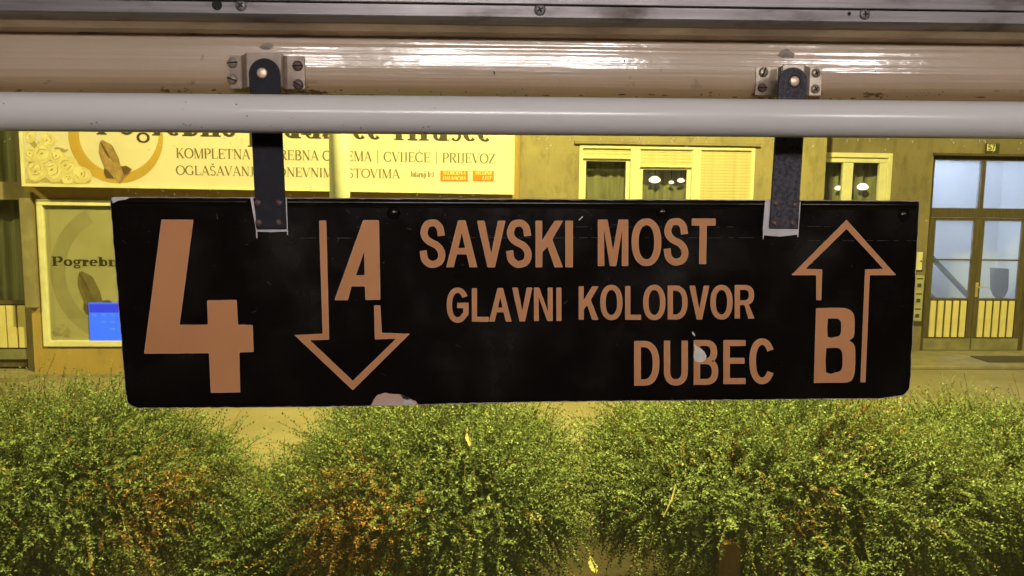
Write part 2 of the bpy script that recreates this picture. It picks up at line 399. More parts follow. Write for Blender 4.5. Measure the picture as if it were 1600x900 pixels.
def glyph(ch, x0, y0, x1, y1, s):
    """loops in pixel space (y down) of one condensed sans capital filling the box"""
    W = x1-x0; H = y1-y0; X = lambda u: x0+u*W; Y = lambda v: y0+v*H
    a = s/W; b = s/H
    inn = lambda u, v: (x0+s/2+u*(W-s), y0+s/2+v*(H-s))
    if ch == 'I': return [[(x0,y0),(x1,y0),(x1,y1),(x0,y1)]]
    if ch == 'L': return [[(x0,y0),(x0+s,y0),(x0+s,y1-s*.95),(x1,y1-s*.95),(x1,y1),(x0,y1)]]
    if ch == 'T':
        c = (x0+x1)/2+W*-.02; return [[(x0,y0),(x1,y0),(x1,y0+s),(c+s/2,y0+s),(c+s/2-1,y1),(c-s/2-1,y1),(c-s/2,y0+s),(x0,y0+s)]]
    if ch == 'E': h = s*.92; m_ = (y0+y1)/2-H*.03; return [[(x0,y0),(x1,y0),(x1,y0+h),(x0+s,y0+h),(x0+s,m_-h/2),(x1-W*.05,m_-h/2),(x1-W*.05,m_+h/2),(x0+s,m_+h/2),(x0+s,y1-h),(x1,y1-h),(x1,y1),(x0,y1)]]
    if ch == 'V': q = s*1.12; c = (x0+x1)/2; return [[(x0,y0),(x0+q,y0),(c,y1-H*.27),(x1-q,y0),(x1,y0),(c+q/2,y1),(c-q/2,y1)]]
    if ch == 'A':
        q = s*1.12; c = (x0+x1)/2; yb0 = y0+H*.60; yb1 = yb0+s*.9
        xl = lambda y: (c-q/2)+(x0-(c-q/2))*(y-y0)/H     # outer left edge
        inl = lambda y: (c)+(x0+q-c)*(y-(y0+H*.24))/(H*.76)
        inr = lambda y: 2*c-inl(y)
        return [[(c-q/2,y0),(c+q/2,y0),(x1,y1),(x1-q,y1),(inr(yb1),yb1),(inl(yb1),yb1),(x0+q,y1),(x0,y1)],
                [(c,y0+H*.24),(inl(yb0),yb0),(inr(yb0),yb0)]]
    if ch == 'K':
        q = s*1.25; return [[(x0,y0),(x0+s,y0),(x0+s,y0+H*.44),(x1-q,y0),(x1-W*.0,y0),(x0+W*.60,y0+H*.40),(x1,y1),(x1-q,y1),(x0+W*.44,y0+H*.54),(x0+s,y0+H*.68),(x0+s,y1),(x0,y1)]]
    if ch == 'N': q = s*1.1; return [[(x0,y0),(x0+q,y0),(x1-s,y1-H*.25),(x1-s,y0),(x1,y0),(x1,y1),(x1-q,y1),(x0+s,y0+H*.25),(x0+s,y1),(x0,y1)]]
    if ch == 'M':
        c = (x0+x1)/2; g = s*.92; q = s*1.45; return [[(x0,y0),(x0+q,y0),(c,y1-H*.32),(x1-q,y0),(x1,y0),(x1,y1),(x1-g,y1),(x1-g,y0+H*.2),(c+g*.5,y1),(c-g*.5,y1),(x0+g,y0+H*.2),(x0+g,y1),(x0,y1)]]
    cx, cy = (x0+x1)/2, (y0+y1)/2
    if ch == 'O': return [arc(cx,cy,W/2,H/2,0,360,40,.9)[:-1], arc(cx,cy,W/2-s,H/2-s*.95,0,360,40,.9)[:-1]]
    if ch == 'D':
        k = x0+W*.38
        return [[(x0,y0)]+arc(k,cy,x1-k,H/2,-90,90,20,.85)+[(x0,y1)],
                [(x0+s,y0+s*.95)]+arc(k,cy,x1-k-s,H/2-s*.95,-90,90,20,.85)+[(x0+s,y1-s*.95)]]
    if ch == 'U': return [outline([inn(0,-s/2/(H-s))]+[inn(0,.4)]+arc(cx,y0+s/2+.70*(H-s),(W-s)/2,.30*(H-s),180,0,18,.85)+[inn(1,.4),inn(1,-s/2/(H-s))], s)]
    if ch == 'C': return [outline(arc(cx,cy,(W-s)/2,(H-s)/2,-33,-327,34,.9), s)]
    if ch == 'G': return [outline(arc(cx,cy,(W-s)/2,(H-s)/2,-33,-310,34,.9)+[inn(1.0,.78),inn(1.0,.51),inn(.50,.51)], s)]
    if ch == 'S':
        P = [(.97,.30),(.90,.12),(.70,.015),(.46,.0),(.20,.04),(.045,.20),(.10,.34),(.30,.44),(.5,.49),(.74,.55),(.94,.66),(1,.80),(.88,.94),(.58,1.0),(.34,.99),(.08,.88),(0,.68)]
        return [outline(catmull([inn(*p) for p in P]), s)]
    if ch in 'BR':
        ym = y0+H*(.47 if ch == 'B' else .53); r1 = (ym+s*.45-y0)/2; k = x0+W*.5
        top = arc(k, y0+r1, x1-k-(W*.05 if ch == 'B' else 0), r1, -90, 90, 12, .85)
        hole1 = [(x0+s,y0+s*.9)]+arc(k, y0+r1, x1-k-s-(W*.05 if ch == 'B' else 0), r1-s*.9, -90, 90, 12, .85)+[(x0+s,ym-s*.45)]
        if ch == 'B':
            yb = ym-s*.45; r2 = (y1-yb)/2
            bot = arc(k, yb+r2, x1-k, r2, -62, 90, 12, .85)
            hole2 = [(x0+s,ym+s*.45)]+arc(k, yb+r2, x1-k-s, r2-s*.9, -90, 90, 12, .85)+[(x0+s,y1-s*.9)]
            top = arc(k, y0+r1, x1-k-W*.05, r1, -90, 60, 12, .85)
            return [[(x0,y0)]+top+bot+[(x0,y1)], hole1, hole2]
        top = arc(k, y0+r1, x1-k, r1, -90, 70, 12, .85)
        return [[(x0,y0)]+top+[(x1,y1),(x1-s*1.15,y1),(x0+W*.52,ym+s*.45),(x0+s,ym+s*.45),(x0+s,y1),(x0,y1)], hole1]
def area(lp): return sum(lp[i][0]*lp[(i+1)%len(lp)][1]-lp[(i+1)%len(lp)][0]*lp[i][1] for i in range(len(lp)))/2
def grow(lp, d):
    sg = 1 if area(lp) > 0 else -1; n = len(lp); out = []
    for i in range(n):
        a = Vector(lp[i-1]); p = Vector(lp[i]); b = Vector(lp[(i+1)%n])
        e1 = (p-a); e2 = (b-p)
        if e1.length < 1e-9 or e2.length < 1e-9: out.append(tuple(p)); continue
        e1.normalize(); e2.normalize(); n1 = Vector((e1.y,-e1.x)); n2 = Vector((e2.y,-e2.x)); nn = (n1+n2)
        if nn.length < 1e-6: out.append(tuple(p)); continue
        nn.normalize(); k = d*sg/max(.5, nn.dot(n1)); out.append((p.x+nn.x*k, p.y+nn.y*k))
    return out

# serif face for the small print, drawn as strokes
TH, TN = .15, .055
def sf(x, y, w_=.10): return ('l', x-w_, y, x+w_, y, .045, .045)
def vs_(x, t=TH, a=0, b=1): return [('l', x, a, x, b, t, t), sf(x, a+.02), sf(x, b-.02)]
def ln_(x0, y0, x1, y1, t=TN): return [('l', x0, y0, x1, y1, t, t)]
def ac(cx, cy, rx, ry, a0, a1, t=TH): return [('a', cx, cy, rx, ry, a0, a1, t)]
SER = {
 'A': (.80, ln_(.10,0,.38,1)+ln_(.38,1,.70,0,TH)+ln_(.2,.34,.6,.34)+[sf(.10,.02),sf(.70,.02)]),
 'B': (.70, vs_(.16)+ln_(.16,.98,.32,.98)+ln_(.16,.52,.34,.52)+ln_(.16,.02,.34,.02)+ac(.32,.75,.24,.23,90,-90)+ac(.34,.27,.28,.25,90,-90)),
 'C': (.82, ac(.43,.5,.37,.48,50,310)+ln_(.70,.66,.70,.96)+ln_(.70,.04,.70,.30)),
 'D': (.86, vs_(.16)+ln_(.16,.98,.38,.98)+ln_(.16,.02,.38,.02)+ac(.38,.5,.38,.48,90,-90)),
 'E': (.70, vs_(.16)+ln_(.16,.97,.6,.97)+ln_(.6,.99,.6,.78)+ln_(.16,.52,.48,.52)+ln_(.48,.4,.48,.64)+ln_(.16,.03,.63,.03)+ln_(.63,.01,.63,.24)),
 'G': (.86, ac(.43,.5,.37,.48,50,300)+ln_(.68,.66,.68,.96)+ln_(.70,.04,.70,.40,TH)+[sf(.70,.42)]),
 'I': (.36, vs_(.18)), 'J': (.44, ln_(.26,1,.26,.12,TH)+[sf(.26,.98)]+ac(.13,.12,.13,.14,0,-150,.09)),
 'K': (.80, vs_(.16)+ln_(.2,.38,.62,1)+ln_(.34,.56,.70,0,TH)+[sf(.62,.98),sf(.70,.02)]),
 'L': (.66, vs_(.16)+ln_(.16,.03,.6,.03)+ln_(.6,.01,.6,.26)),
 'M': (.98, ln_(.14,0,.14,1)+ln_(.16,1,.48,0,TH)+ln_(.48,0,.80,1)+ln_(.82,0,.82,1,TH)+[sf(.14,.02),sf(.82,.02),sf(.10,.98,.07),sf(.86,.98,.08)]),
 'N': (.84, ln_(.15,0,.15,1)+ln_(.15,1,.69,0,TH)+ln_(.69,0,.69,1)+[sf(.15,.02),sf(.69,.98),sf(.10,.98,.07)]),
 'O': (.88, ac(.44,.5,.38,.48,0,360)),
 'P': (.68, vs_(.16)+ln_(.16,.98,.34,.98)+ln_(.16,.46,.34,.46)+ac(.34,.72,.26,.26,90,-90)),
 'R': (.76, vs_(.16)+ln_(.16,.98,.34,.98)+ln_(.16,.50,.34,.50)+ac(.34,.74,.26,.24,90,-90)+ln_(.36,.5,.66,0,TH)+[sf(.68,.02,.08)]),
 'S': (.62, ac(.31,.74,.21,.24,30,270,.11)+ac(.31,.26,.22,.24,90,-150,.11)),
 'T': (.74, vs_(.37)+ln_(.04,.97,.70,.97)+ln_(.04,.99,.04,.78)+ln_(.70,.99,.70,.78)),
 'U': (.80, ln_(.15,1,.15,.3,TH)+ac(.40,.3,.25,.29,180,360,.09)+ln_(.65,.3,.65,1)+[sf(.15,.98),sf(.65,.98)]),
 'V': (.76, ln_(.08,1,.38,0,TH)+ln_(.38,0,.68,1)+[sf(.08,.98),sf(.68,.98)]),
 'Z': (.68, ln_(.08,.97,.6,.97)+ln_(.6,.98,.08,.02,TH)+ln_(.06,.03,.62,.03)+ln_(.08,.98,.08,.78)+ln_(.62,.02,.62,.24)),
 '|': (.42, ln_(.21,-.2,.21,1.12,.07)), ' ': (.36, []),
}
SER['Š'] = (SER['S'][0], SER['S'][1]+ln_(.2,1.26,.31,1.1,.07)+ln_(.31,1.1,.42,1.26,.07))
SER['Ć'] = (SER['C'][0], SER['C'][1]+ln_(.38,1.08,.52,1.28,.08))
BT = .25
def bv(x, a, b): return [('l', x, a, x, b, BT, BT), ('l', x-.2, a+.02, x+.2, a+.02, .06, .06), ('l', x-.2, b-.02, x, b-.02, .06, .06)]
LOW = {
 'P': (.86, bv(.22,0,1)+ln_(.22,.97,.45,.97,.07)+ln_(.22,.45,.45,.45,.07)+ac(.45,.71,.27,.27,90,-90,BT)),
 'H': (1.06, bv(.24,0,1)+bv(.80,0,1)+ln_(.24,.5,.8,.5,.07)),
 'o': (.66, ac(.33,.34,.22,.31,0,360,.22)), 'e': (.64, ac(.32,.34,.21,.31,0,310,.22)+ln_(.15,.36,.53,.36,.07)),
 'c': (.6, ac(.32,.34,.21,.31,50,310,.22)), 'b': (.72, bv(.2,0,1)+ac(.42,.34,.17,.30,0,360,.2)),
 'd': (.74, bv(.52,0,1)+ac(.30,.34,.17,.30,0,360,.2)), 'p': (.74, bv(.2,-.32,.68)+ac(.43,.34,.18,.30,0,360,.2)),
 'g': (.66, ac(.3,.44,.17,.21,0,360,.18)+ac(.31,-.08,.21,.15,0,360,.11)+ac(.55,.62,.08,.08,0,360,.08)),
 'r': (.54, bv(.2,0,.68)+ac(.40,.55,.07,.08,0,360,.13)), 'n': (.8, bv(.2,0,.68)+ac(.40,.42,.18,.23,170,0,.1)+bv(.6,0,.5)),
 'u': (.8, bv(.2,.12,.68)+ac(.40,.18,.18,.16,180,360,.1)+bv(.6,0,.68)), 'a': (.68, ac(.26,.20,.14,.17,0,360,.17)+bv(.48,0,.5)+ac(.32,.5,.17,.15,0,160,.1)),
 's': (.56, ac(.28,.5,.15,.16,30,270,.12)+ac(.28,.18,.16,.16,90,-150,.12)), 'z': (.6, ln_(.1,.65,.5,.65,.07)+ln_(.48,.62,.12,.05,.2)+ln_(.1,.03,.52,.03,.07)), ' ': (.4, []),
}
LOW['ć'] = (LOW['c'][0], LOW['c'][1]+ln_(.28,.78,.42,.98,.12)); LOW['š'] = (LOW['s'][0], LOW['s'][1]+ln_(.14,.95,.28,.78,.09)+ln_(.28,.78,.42,.95,.09))
LOW['J'] = (.6, bv(.38,.15,1)+ac(.2,.15,.16,.14,0,-150,.12)); LOW['t'] = (.42, bv(.2,0,.9)+ln_(.02,.66,.4,.66,.08))
LOW['i'] = (.4, bv(.2,0,.66)+ln_(.2,.84,.2,.98,BT)); LOW['j'] = (.4, bv(.2,-.25,.66)+ln_(.2,.84,.2,.98,BT)); LOW['l'] = (.4, bv(.2,0,1))
def write(mb, txt, x0, x1, zb, h, y, font=SER, slope=0, lean=0, mi=0, boost=1.0):
    tot = sum(font[c][0] for c in txt); kx = (x1-x0)/tot; x = 0; k = 0
    for c in txt:
        w_, st = font[c]
        for q in st:
            if q[0] == 'l': path = [(q[1],q[2]),(q[3],q[4])]; wd = [q[5]*boost]*2
            else:
                n = 14; path = arc(q[1],q[2],q[3],q[4],q[5],q[6],n); t = q[7]*boost
                wd = [TN*boost+(t-TN*boost)*abs(math.cos(R(q[5]+(q[6]-q[5])*i/n))) for i in range(n+1)]
            o = outline([(p[0]*kx, p[1]*h) for p in path], [a*min(h, kx) for a in wd]); n = len(o)//2; k += 1
            for i in range(n-1):
                quad = [o[i], o[i+1], o[2*n-2-i], o[2*n-1-i]]
                vs = [(x0+x*kx+a+b*lean, y-.0004*(k % 6), zb+b+slope*(x*kx+a)) for a, b in quad]
                mb.add(vs, [(3,2,1,0)], mi)
        x += w_
    return mb

# ================================================================== SETTING
GY = at(100, 590, 1).y
Y_SHOP = ground(110, 590).y; Y_MID = Y_SHOP + .75; Y_REC = ground(1500, 549, .06).y; STEP_Y = ground(1500, 572, .06).y
print('planes', Y_SHOP, Y_MID, Y_REC, STEP_Y)
MB().box(-200, 200, -200, 250, -.3, 0).build('ground', 'asphalt', kind='structure')
MB().box(-30, 30, 5.6, Y_REC+.6, .001, .006).build('pavement', 'pave', kind='structure')
MB().box(-30, 30, 2.0, 5.6, .001, .03).build('planting_bed', 'soil', kind='structure')
MB().box(-30, 30, 1.86, 2.0, .0, .12).build('kerb', 'stone', kind='structure', bevel=.01)
MB().box(-30, 30, 5.6, 5.7, .0, .045).build('bed_edging', 'stone', kind='structure', bevel=.008)

# ================================================================== SHOP HOUSE (left, projecting) 
X = lambda px, py, Y: at(px, py, Y).x
Z = lambda px, py, Y: at(px, py, Y).z
shop = thing('shop_building', (-4, Y_SHOP, 0), 'ochre ground floor shop front projecting onto the pavement under the long funeral shop sign', 'building')
xs0 = X(50, 500, Y_SHOP); xs1 = X(803, 400, Y_SHOP)
zt = 9.0
wx0 = X(63, 420, Y_SHOP); wx1 = wx0+3.1; wz0 = Z(120, 541, Y_SHOP); wz1 = Z(120, 312, Y_SHOP)
w2x0 = wx1+.55; w2x1 = xs1-.5
wall_mb(xs0, xs1, 0, zt, Y_SHOP, .25, [(wx0, wx1, wz0, wz1), (w2x0, w2x1, wz0, wz1)]).build('wall', 'plaster_ochre', shop)
bx('side_wall', 'plaster_tan', shop, xs0+.001, xs0+.2, Y_SHOP+.25, Y_REC+.3, 0, zt)
bx('side_wall', 'plaster_tan', shop, xs1-.2, xs1-.001, Y_SHOP+.25, Y_MID+.3, 0, zt)
# projecting pilaster left of the display window
pz = Z(45, 480, Y_SHOP-.06)
bx('pilaster', 'stone', shop, X(35, 400, Y_SHOP-.08), X(52, 400, Y_SHOP-.08), Y_SHOP-.08, Y_SHOP-.002, pz, Z(45, 300, Y_SHOP))
bx('skirting', 'stone', shop, xs0-.01, xs1, Y_SHOP-.012, Y_SHOP-.002, 0, .05)
def ring_frame(name, m, parent, x0, x1, z0, z1, t, y0, y1, bevel=.006):
    mb = MB(); mb.box(x0, x1, y0, y1, z1-t, z1); mb.box(x0, x1, y0, y1, z0, z0+t)
    mb.box(x0, x0+t, y0+.001, y1, z0+t, z1-t); mb.box(x1-t, x1, y0+.001, y1, z0+t, z1-t)
    return mb.build(name, m, parent, bevel=bevel)
win = ring_frame('display_window', 'white_frame', shop, wx0, wx1, wz0, wz1, .075, Y_SHOP-.03, Y_SHOP+.1)
YP = Y_SHOP+.03
bx('pane', 'window_glass', win, wx0+.08, wx1-.08, Y_SHOP+.012, Y_SHOP+.016, wz0+.08, wz1-.08)
po = bx('poster', 'poster', win, wx0+.075, wx1-.075, YP, YP+.02, wz0+.075, wz1-.075)
win2 = ring_frame('display_window', 'white_frame', shop, w2x0, w2x1, wz0, wz1, .075, Y_SHOP-.03, Y_SHOP+.1)
bx('pane', 'window_glass', win2, w2x0+.08, w2x1-.08, Y_SHOP+.012, Y_SHOP+.016, wz0+.08, wz1-.08)
bx('poster', 'poster', win2, w2x0+.075, w2x1-.075, YP, YP+.02, wz0+.075, wz1-.075)
# print on the poster: pale ring, word, folded hands
def ellipse_ring(mb, px, py, Y, rx, rz, t0, t1, y, a0=0, a1=360, n=48, mi=0, widths=None):
    c = at(px, py, Y); k = (Y)/FPX
    vs = []
    for i in range(n+1):
        A = R(a0+(a1-a0)*i/n); wa = widths(i/n) if widths else (t0, t1)
        for t in wa: vs.append((c.x+(rx+t)*k*math.cos(A), y, c.z+(rz+t)*k*math.sin(A)))
    mb.add(vs, [(2*i, 2*i+1, 2*i+3, 2*i+2) for i in range(n)], mi)
cc = at(197, 428, YP)
mb = MB(); ellipse_ring(mb, 197, 428, YP, 112, 112, 0, -22, YP-.002)
# clip ring to the poster rectangle
mb.f = [f for f in mb.f if all(wx0+.08 < mb.v[i][0] < wx1-.08 and wz0+.08 < mb.v[i][2] < wz1-.08 for i in f)]; mb.m = [0]*len(mb.f)
mb.build('ring_print', 'poster_ring', po)
a = at(81, 415, YP); mb = MB()
write(mb, 'Pogrebno', a.x, a.x+(X(185,415,YP)-a.x)*1.15, a.z, (Z(90,401,YP)-a.z)*1.0, YP-.004, LOW, mi=0, boost=1.35)
mb.build('lettering', 'poster_text', po)
def blob(mb, pts, Y, y, mi):
    q = [at(px, py, Y) for px, py in pts]; q = [(p.x, p.z) for p in q]
    if area(q) < 0: q = q[::-1]
    mb.flat([q], y, mi)
def hands(px, py, k, Y, y, parent, mats, fl=1):
    T = lambda pts: [(px+a*k*fl, py+b*k) for a, b in pts]
    mb = MB()
    blob(mb, T([(-24,-50),(-20,-52),(-8,-46),(-3,-42),(-1,-38),(3,-30),(7,-22),(9,-14),(11,-8),(20,-9),(30,-3),(26,4),(16,14),(9,22),(2,14),(-14,13),(-18,4),(-17,-6),(-22,-18),(-26,-30),(-26,-42)]), Y, y, 0)
    blob(mb, T([(-22,-46),(-17,-40),(-9,-26),(-3,-14),(2,-3),(1,6),(-6,4),(-10,-8),(-17,-20),(-21,-32)]), Y, y-.001, 1)
    blob(mb, T([(5,-3),(10,-1),(14,5),(11,15),(7,19),(2,14),(2,2)]), Y, y-.0015, 1)
    blob(mb, T([(11,-7),(20,-8),(28,-3),(24,3),(17,8),(14,1)]), Y, y-.002, 2)
    blob(mb, T([(-17,-4),(-12,-2),(-4,7),(0,13),(-12,12),(-17,5)]), Y, y-.002, 2)
    blob(mb, T([(-24,-48),(-21,-47),(-14,-36),(-7,-22),(-9,-21),(-17,-33)]), Y, y-.0025, 2)
    return mb.build('hands_print', mats, parent)
hands(149, 478, 1.05, YP, YP-.005, po, ['phand_a','phand_b','phand_c'])
mb = MB()
for _ in range(26):
    px = random.uniform(70, 110); py = random.uniform(508, 526); w_ = random.uniform(1, 4)
    blob(mb, [(px+w_*math.cos(t)*random.uniform(.6,1.4), py+w_*math.sin(t)*random.uniform(.4,1.2)) for t in np.linspace(0,5.6,7)], YP, YP-.003-.0002*_, 0)
mb.build('flower_print', 'poster_ring', po, kind='stuff')

# glowing blue screen added for an indoor display mirrored in the tram glass
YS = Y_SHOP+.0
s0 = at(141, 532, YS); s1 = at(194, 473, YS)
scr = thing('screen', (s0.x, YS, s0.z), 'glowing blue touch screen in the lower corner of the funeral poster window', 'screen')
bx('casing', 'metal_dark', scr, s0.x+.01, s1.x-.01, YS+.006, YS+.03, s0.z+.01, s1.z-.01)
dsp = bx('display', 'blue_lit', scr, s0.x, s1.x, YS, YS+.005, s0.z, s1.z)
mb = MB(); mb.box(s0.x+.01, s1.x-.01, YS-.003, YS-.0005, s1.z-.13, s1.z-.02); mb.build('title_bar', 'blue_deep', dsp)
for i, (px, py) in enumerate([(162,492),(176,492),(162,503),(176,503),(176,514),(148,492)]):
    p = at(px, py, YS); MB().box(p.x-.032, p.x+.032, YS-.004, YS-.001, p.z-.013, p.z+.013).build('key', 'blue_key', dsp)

# shop sign (fascia box)
YF = Y_SHOP-.22
fa = at(35, 291, YF); fb = at(803, 304, YF); fz0 = (fa.z+fb.z)/2; sl = (fb.z-fa.z)/(fb.x-fa.x)
fz1 = Z(400, 128, YF)
sign = thing('shop_sign', ((fa.x+fb.x)/2, YF, fz0), 'long white funeral shop fascia sign with roses, gold ring and grey serif lettering', 'sign')
def slope_box(mb, x0, x1, y0, y1, z0, z1, mi=0):
    zz = lambda x: sl*(x-(fa.x+fb.x)/2)
    return mb.add([(x0,y0,z0+zz(x0)),(x1,y0,z0+zz(x1)),(x1,y1,z0+zz(x1)),(x0,y1,z0+zz(x0)),(x0,y0,z1+zz(x0)),(x1,y0,z1+zz(x1)),(x1,y1,z1+zz(x1)),(x0,y1,z1+zz(x0))],
                  [(0,3,2,1),(4,5,6,7),(0,1,5,4),(1,2,6,5),(2,3,7,6),(3,0,4,7)], mi)
slope_box(MB(), fa.x+.03, fb.x-.03, YF, YF+.2, fz0+.03, fz1-.03).build('panel', 'fascia_white', sign)
mb = MB()
slope_box(mb, fa.x, fb.x, YF-.015, YF+.19, fz0, fz0+.035); slope_box(mb, fa.x, fb.x, YF-.015, YF+.19, fz1-.035, fz1)
slope_box(mb, fa.x, fa.x+.035, YF-.014, YF+.189, fz0+.035, fz1-.035); slope_box(mb, fb.x-.035, fb.x, YF-.014, YF+.189, fz0+.035, fz1-.035)
mb.build('frame', 'white_frame', sign)
YL = YF-.002
def line(name, txt, p0, p1, cap, m, font=SER, **k):
    a = at(*p0, YL); b = at(*p1, YL); h = cap/FPX*YF
    mb = write(MB(), txt, a.x, b.x, a.z, h, YL, font, slope=(b.z-a.z)/(b.x-a.x), **k)
    return mb.build(name, m, sign)
line('lettering', 'KOMPLETNA POGREBNA OPREMA | CVIJEĆE | PRIJEVOZ', (275,247), (774,255.5), 15, 'print_grey')
line('lettering', 'OGLAŠAVANJE U DNEVNIM LISTOVIMA', (275,273), (625,279), 14, 'print_grey')
line('title_lettering', 'Pogrebno poduzeće Hrašće', (150,210), (770,221.5), 44, 'print_dark', LOW)
a = at(641, 276.5, YL); b = at(678, 277.2, YL)
write(MB(), 'Jutarnji list', a.x, b.x, a.z, 9/FPX*YF, YL, LOW).build('newspaper_mark', 'print_grey', sign)
for (x0_, x1_, rows) in ((688, 731, ['SLOBODNA', 'DALMACIJA']), (738.5, 771.5, ['VEČERNJI', '     LIST'])):
    a = at(x0_, 283, YL); b = at(x1_, 267, YL)
    o = MB().box(a.x, b.x, YL-.002, YL, a.z, b.z).build('newspaper_mark', 'print_orange', sign)
    mb = MB()
    for i, t in enumerate(rows):
        t = t.replace('Č', 'C')
        write(mb, t, a.x+.03, b.x-.03, a.z+(.085 if i == 0 else .02), .045, YL-.004, SER, boost=1.7, lean=.2)
    mb.build('lettering', 'print_pale', o)
mb = MB()
ellipse_ring(mb, 181, 214, YF, 66, 66, 0, 0, YL, 88, 372, 64, 0, widths=lambda t: (3, -1.5-12*max(0, math.sin(math.pi*min(1, max(0, t*1.02))))**.7))
mb.build('ring_print', 'print_gold', sign)
hands(179, 267, .93, YF, YL-.003, sign, ['hand_a','hand_b','hand_c'])
def roses():
    rnd = random.Random(7); mb = MB(); k = 0
    def disc(cx, cy, rx, ry, rot, mi):
        nonlocal k; k += 1; pts = []
        for t in np.linspace(0, 2*math.pi, 12)[:-1]:
            r = 1+rnd.uniform(-.16, .16); a, b = rx*r*math.cos(t), ry*r*math.sin(t)
            pts.append((cx+a*math.cos(rot)-b*math.sin(rot), cy+a*math.sin(rot)+b*math.cos(rot)))
        pts = [(min(max(p[0], 40.5), 150), min(max(p[1], 190), 287)) for p in pts]
        blob(mb, pts, YF, YL-.0012-.00005*k, mi)
    def rose(cx, cy, r, base):
        disc(cx+1, cy+2, r*1.0, r*.92, 0, 2)
        for i in range(10):
            a = rnd.uniform(0, 6.28); q = rnd.uniform(.1, .55); disc(cx+math.cos(a)*r*q, cy+math.sin(a)*r*q*.9, r*rnd.uniform(.3, .6), r*rnd.uniform(.2, .42), a+1.57+rnd.uniform(-.4, .4), rnd.choice((0, 0, 1, 1, 2)))
        for i in range(4):
            a = rnd.uniform(0, 6.28); disc(cx+math.cos(a)*r*.45, cy+math.sin(a)*r*.4, r*.34, r*.06, a+1.57, 3)
        disc(cx+rnd.uniform(-2,2), cy+rnd.uniform(-1,2), r*.10, r*.16, rnd.uniform(0,3), 4)
    for cx, cy in ((50,283),(70,281),(92,284),(128,284)): disc(cx, cy, 16, 5, 0, 3)
    for cx, cy, rx, ry, ro in ((52,224,10,4,1.0),(95,234,10,3,.3),(101,236,6,2,-.4),(47,246,3,11,.1),(46,262,4,9,.2)): disc(cx, cy, rx, ry, ro, 5)
    for cx, cy, r, b in ((46,212,11,1),(74,218,13,0),(47,240,12,1),(66,240,16,0),(88,243,13,0),(103,258,17,1),(126,272,15,1),(83,266,17,0),(57,266,17,0),(106,280,10,0)): rose(cx, cy, r, b)
    return mb.build('rose_print', ['petal%d' % i for i in range(6)], sign)
roses()

def curtain(x0, x1, z0, z1, y, parent, n=70, amp=.02):
    prof = []; 
    for i in range(n+1):
        t = i/n; prof.append((x0+(x1-x0)*t, y+amp*math.sin(t*n*.9+math.sin(t*17)*1.5)))
    mb = MB(); vs = [(x, yy, z) for z in (z0, z1) for x, yy in prof]
    mb.add(vs, [(i, i+1, n+2+i, n+1+i) for i in range(n)])
    return mb.build('curtain', 'curtain', parent, smooth=True)

# ================================================================== LEFT NEIGHBOUR entrance (far left)
YA = Y_SHOP+.14
nb = thing('entrance_bay', (-6.5, YA, 0), 'dark recessed doorway with pale slats at the left edge, beside the poster window', 'doorway')
ax0 = X(-170, 400, YA); ax1 = xs0
az = lambda py: Z(20, py, YA)
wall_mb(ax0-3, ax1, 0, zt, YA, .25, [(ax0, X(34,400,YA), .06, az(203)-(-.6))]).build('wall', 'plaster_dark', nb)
bx('lintel', 'stone', nb, ax0, X(40,300,YA), YA-.01, YA+.12, az(312), az(284))
bx('transom_pane', 'window_glass', nb, ax0, X(34,250,YA), YA+.1, YA+.106, az(284), az(203)+.6)
jm = .06
dr = bx('door', 'wood_dark', nb, ax0, X(34,400,YA), YA+.03, YA+.07, az(476), az(470))
bx('pane', 'window_glass', dr, ax0, X(34,400,YA), YA+.05, YA+.056, az(470), az(312))
bx('panel', 'wood_dark', dr, ax0, X(34,500,YA), YA+.07, YA+.09, .1, az(476))
for px in (-64, -48, -31, -14, 1, 17, 34):
    a = X(px, 510, YA+.12); bx('slat', 'slat', dr, a, a+.115, YA+.035, YA+.065, az(544), az(478))
bx('kick_plate', 'kick', dr, ax0, X(44,550,YA), YA+.028, YA+.034, az(562), az(546))
bx('step', 'stone', nb, ax0-2, xs0-.001, YA-.45, YA+.3, .006, .07)
curtain(ax0, X(34,400,YA), az(480), az(190), YA+.3, nb, 60)
bx('room_back', 'room', nb, ax0-1, xs0, YA+1.6, YA+1.65, 0, zt*.5)

# ================================================================== MIDDLE HOUSE
mid = thing('apartment_building', (2, Y_MID, 0), 'tan rendered apartment house with a three part shuttered window right of the shop sign', 'building')
mx0 = xs1; mx1 = X(1290, 260, Y_MID)
zz = lambda py: Z(1040, py, Y_MID)
ox0 = X(905, 260, Y_MID); ox1 = X(1179, 260, Y_MID); oz1 = zz(228); oz0 = zz(400)
wall_mb(mx0, mx1, 0, zt, Y_MID, .22, [(ox0, ox1, oz0, oz1)]).build('wall', 'plaster_tan', mid)
bx('side_wall', 'plaster_tan', mid, mx1-.2, mx1-.001, Y_MID+.22, Y_REC+.1, 0, zt)
bx('downpipe', 'plaster_ochre', mid, X(801,250,Y_MID-.1), X(813,250,Y_MID-.1), Y_MID-.10, Y_MID-.004, 0, zt, bevel=.03)
bx('drip_mould', 'stone', mid, ox0-.08, ox1+.06, Y_MID-.05, Y_MID-.002, oz1+.012, oz1+.05)
win = ring_frame('window', 'white_frame', mid, ox0, ox1, oz0, oz1, .05, Y_MID-.012, Y_MID+.10)
win['label'] = 'three part window with a closed shutter on the right'
yw = Y_MID+.02
def px2x(px): return X(px, 270, Y_MID)
for a, b in ((985, 1000), (1081, 1095)):
    bx('mullion', 'white_frame', win, px2x(a), px2x(b), Y_MID-.004, Y_MID+.1, oz0+.05, oz1-.05, bevel=.006)
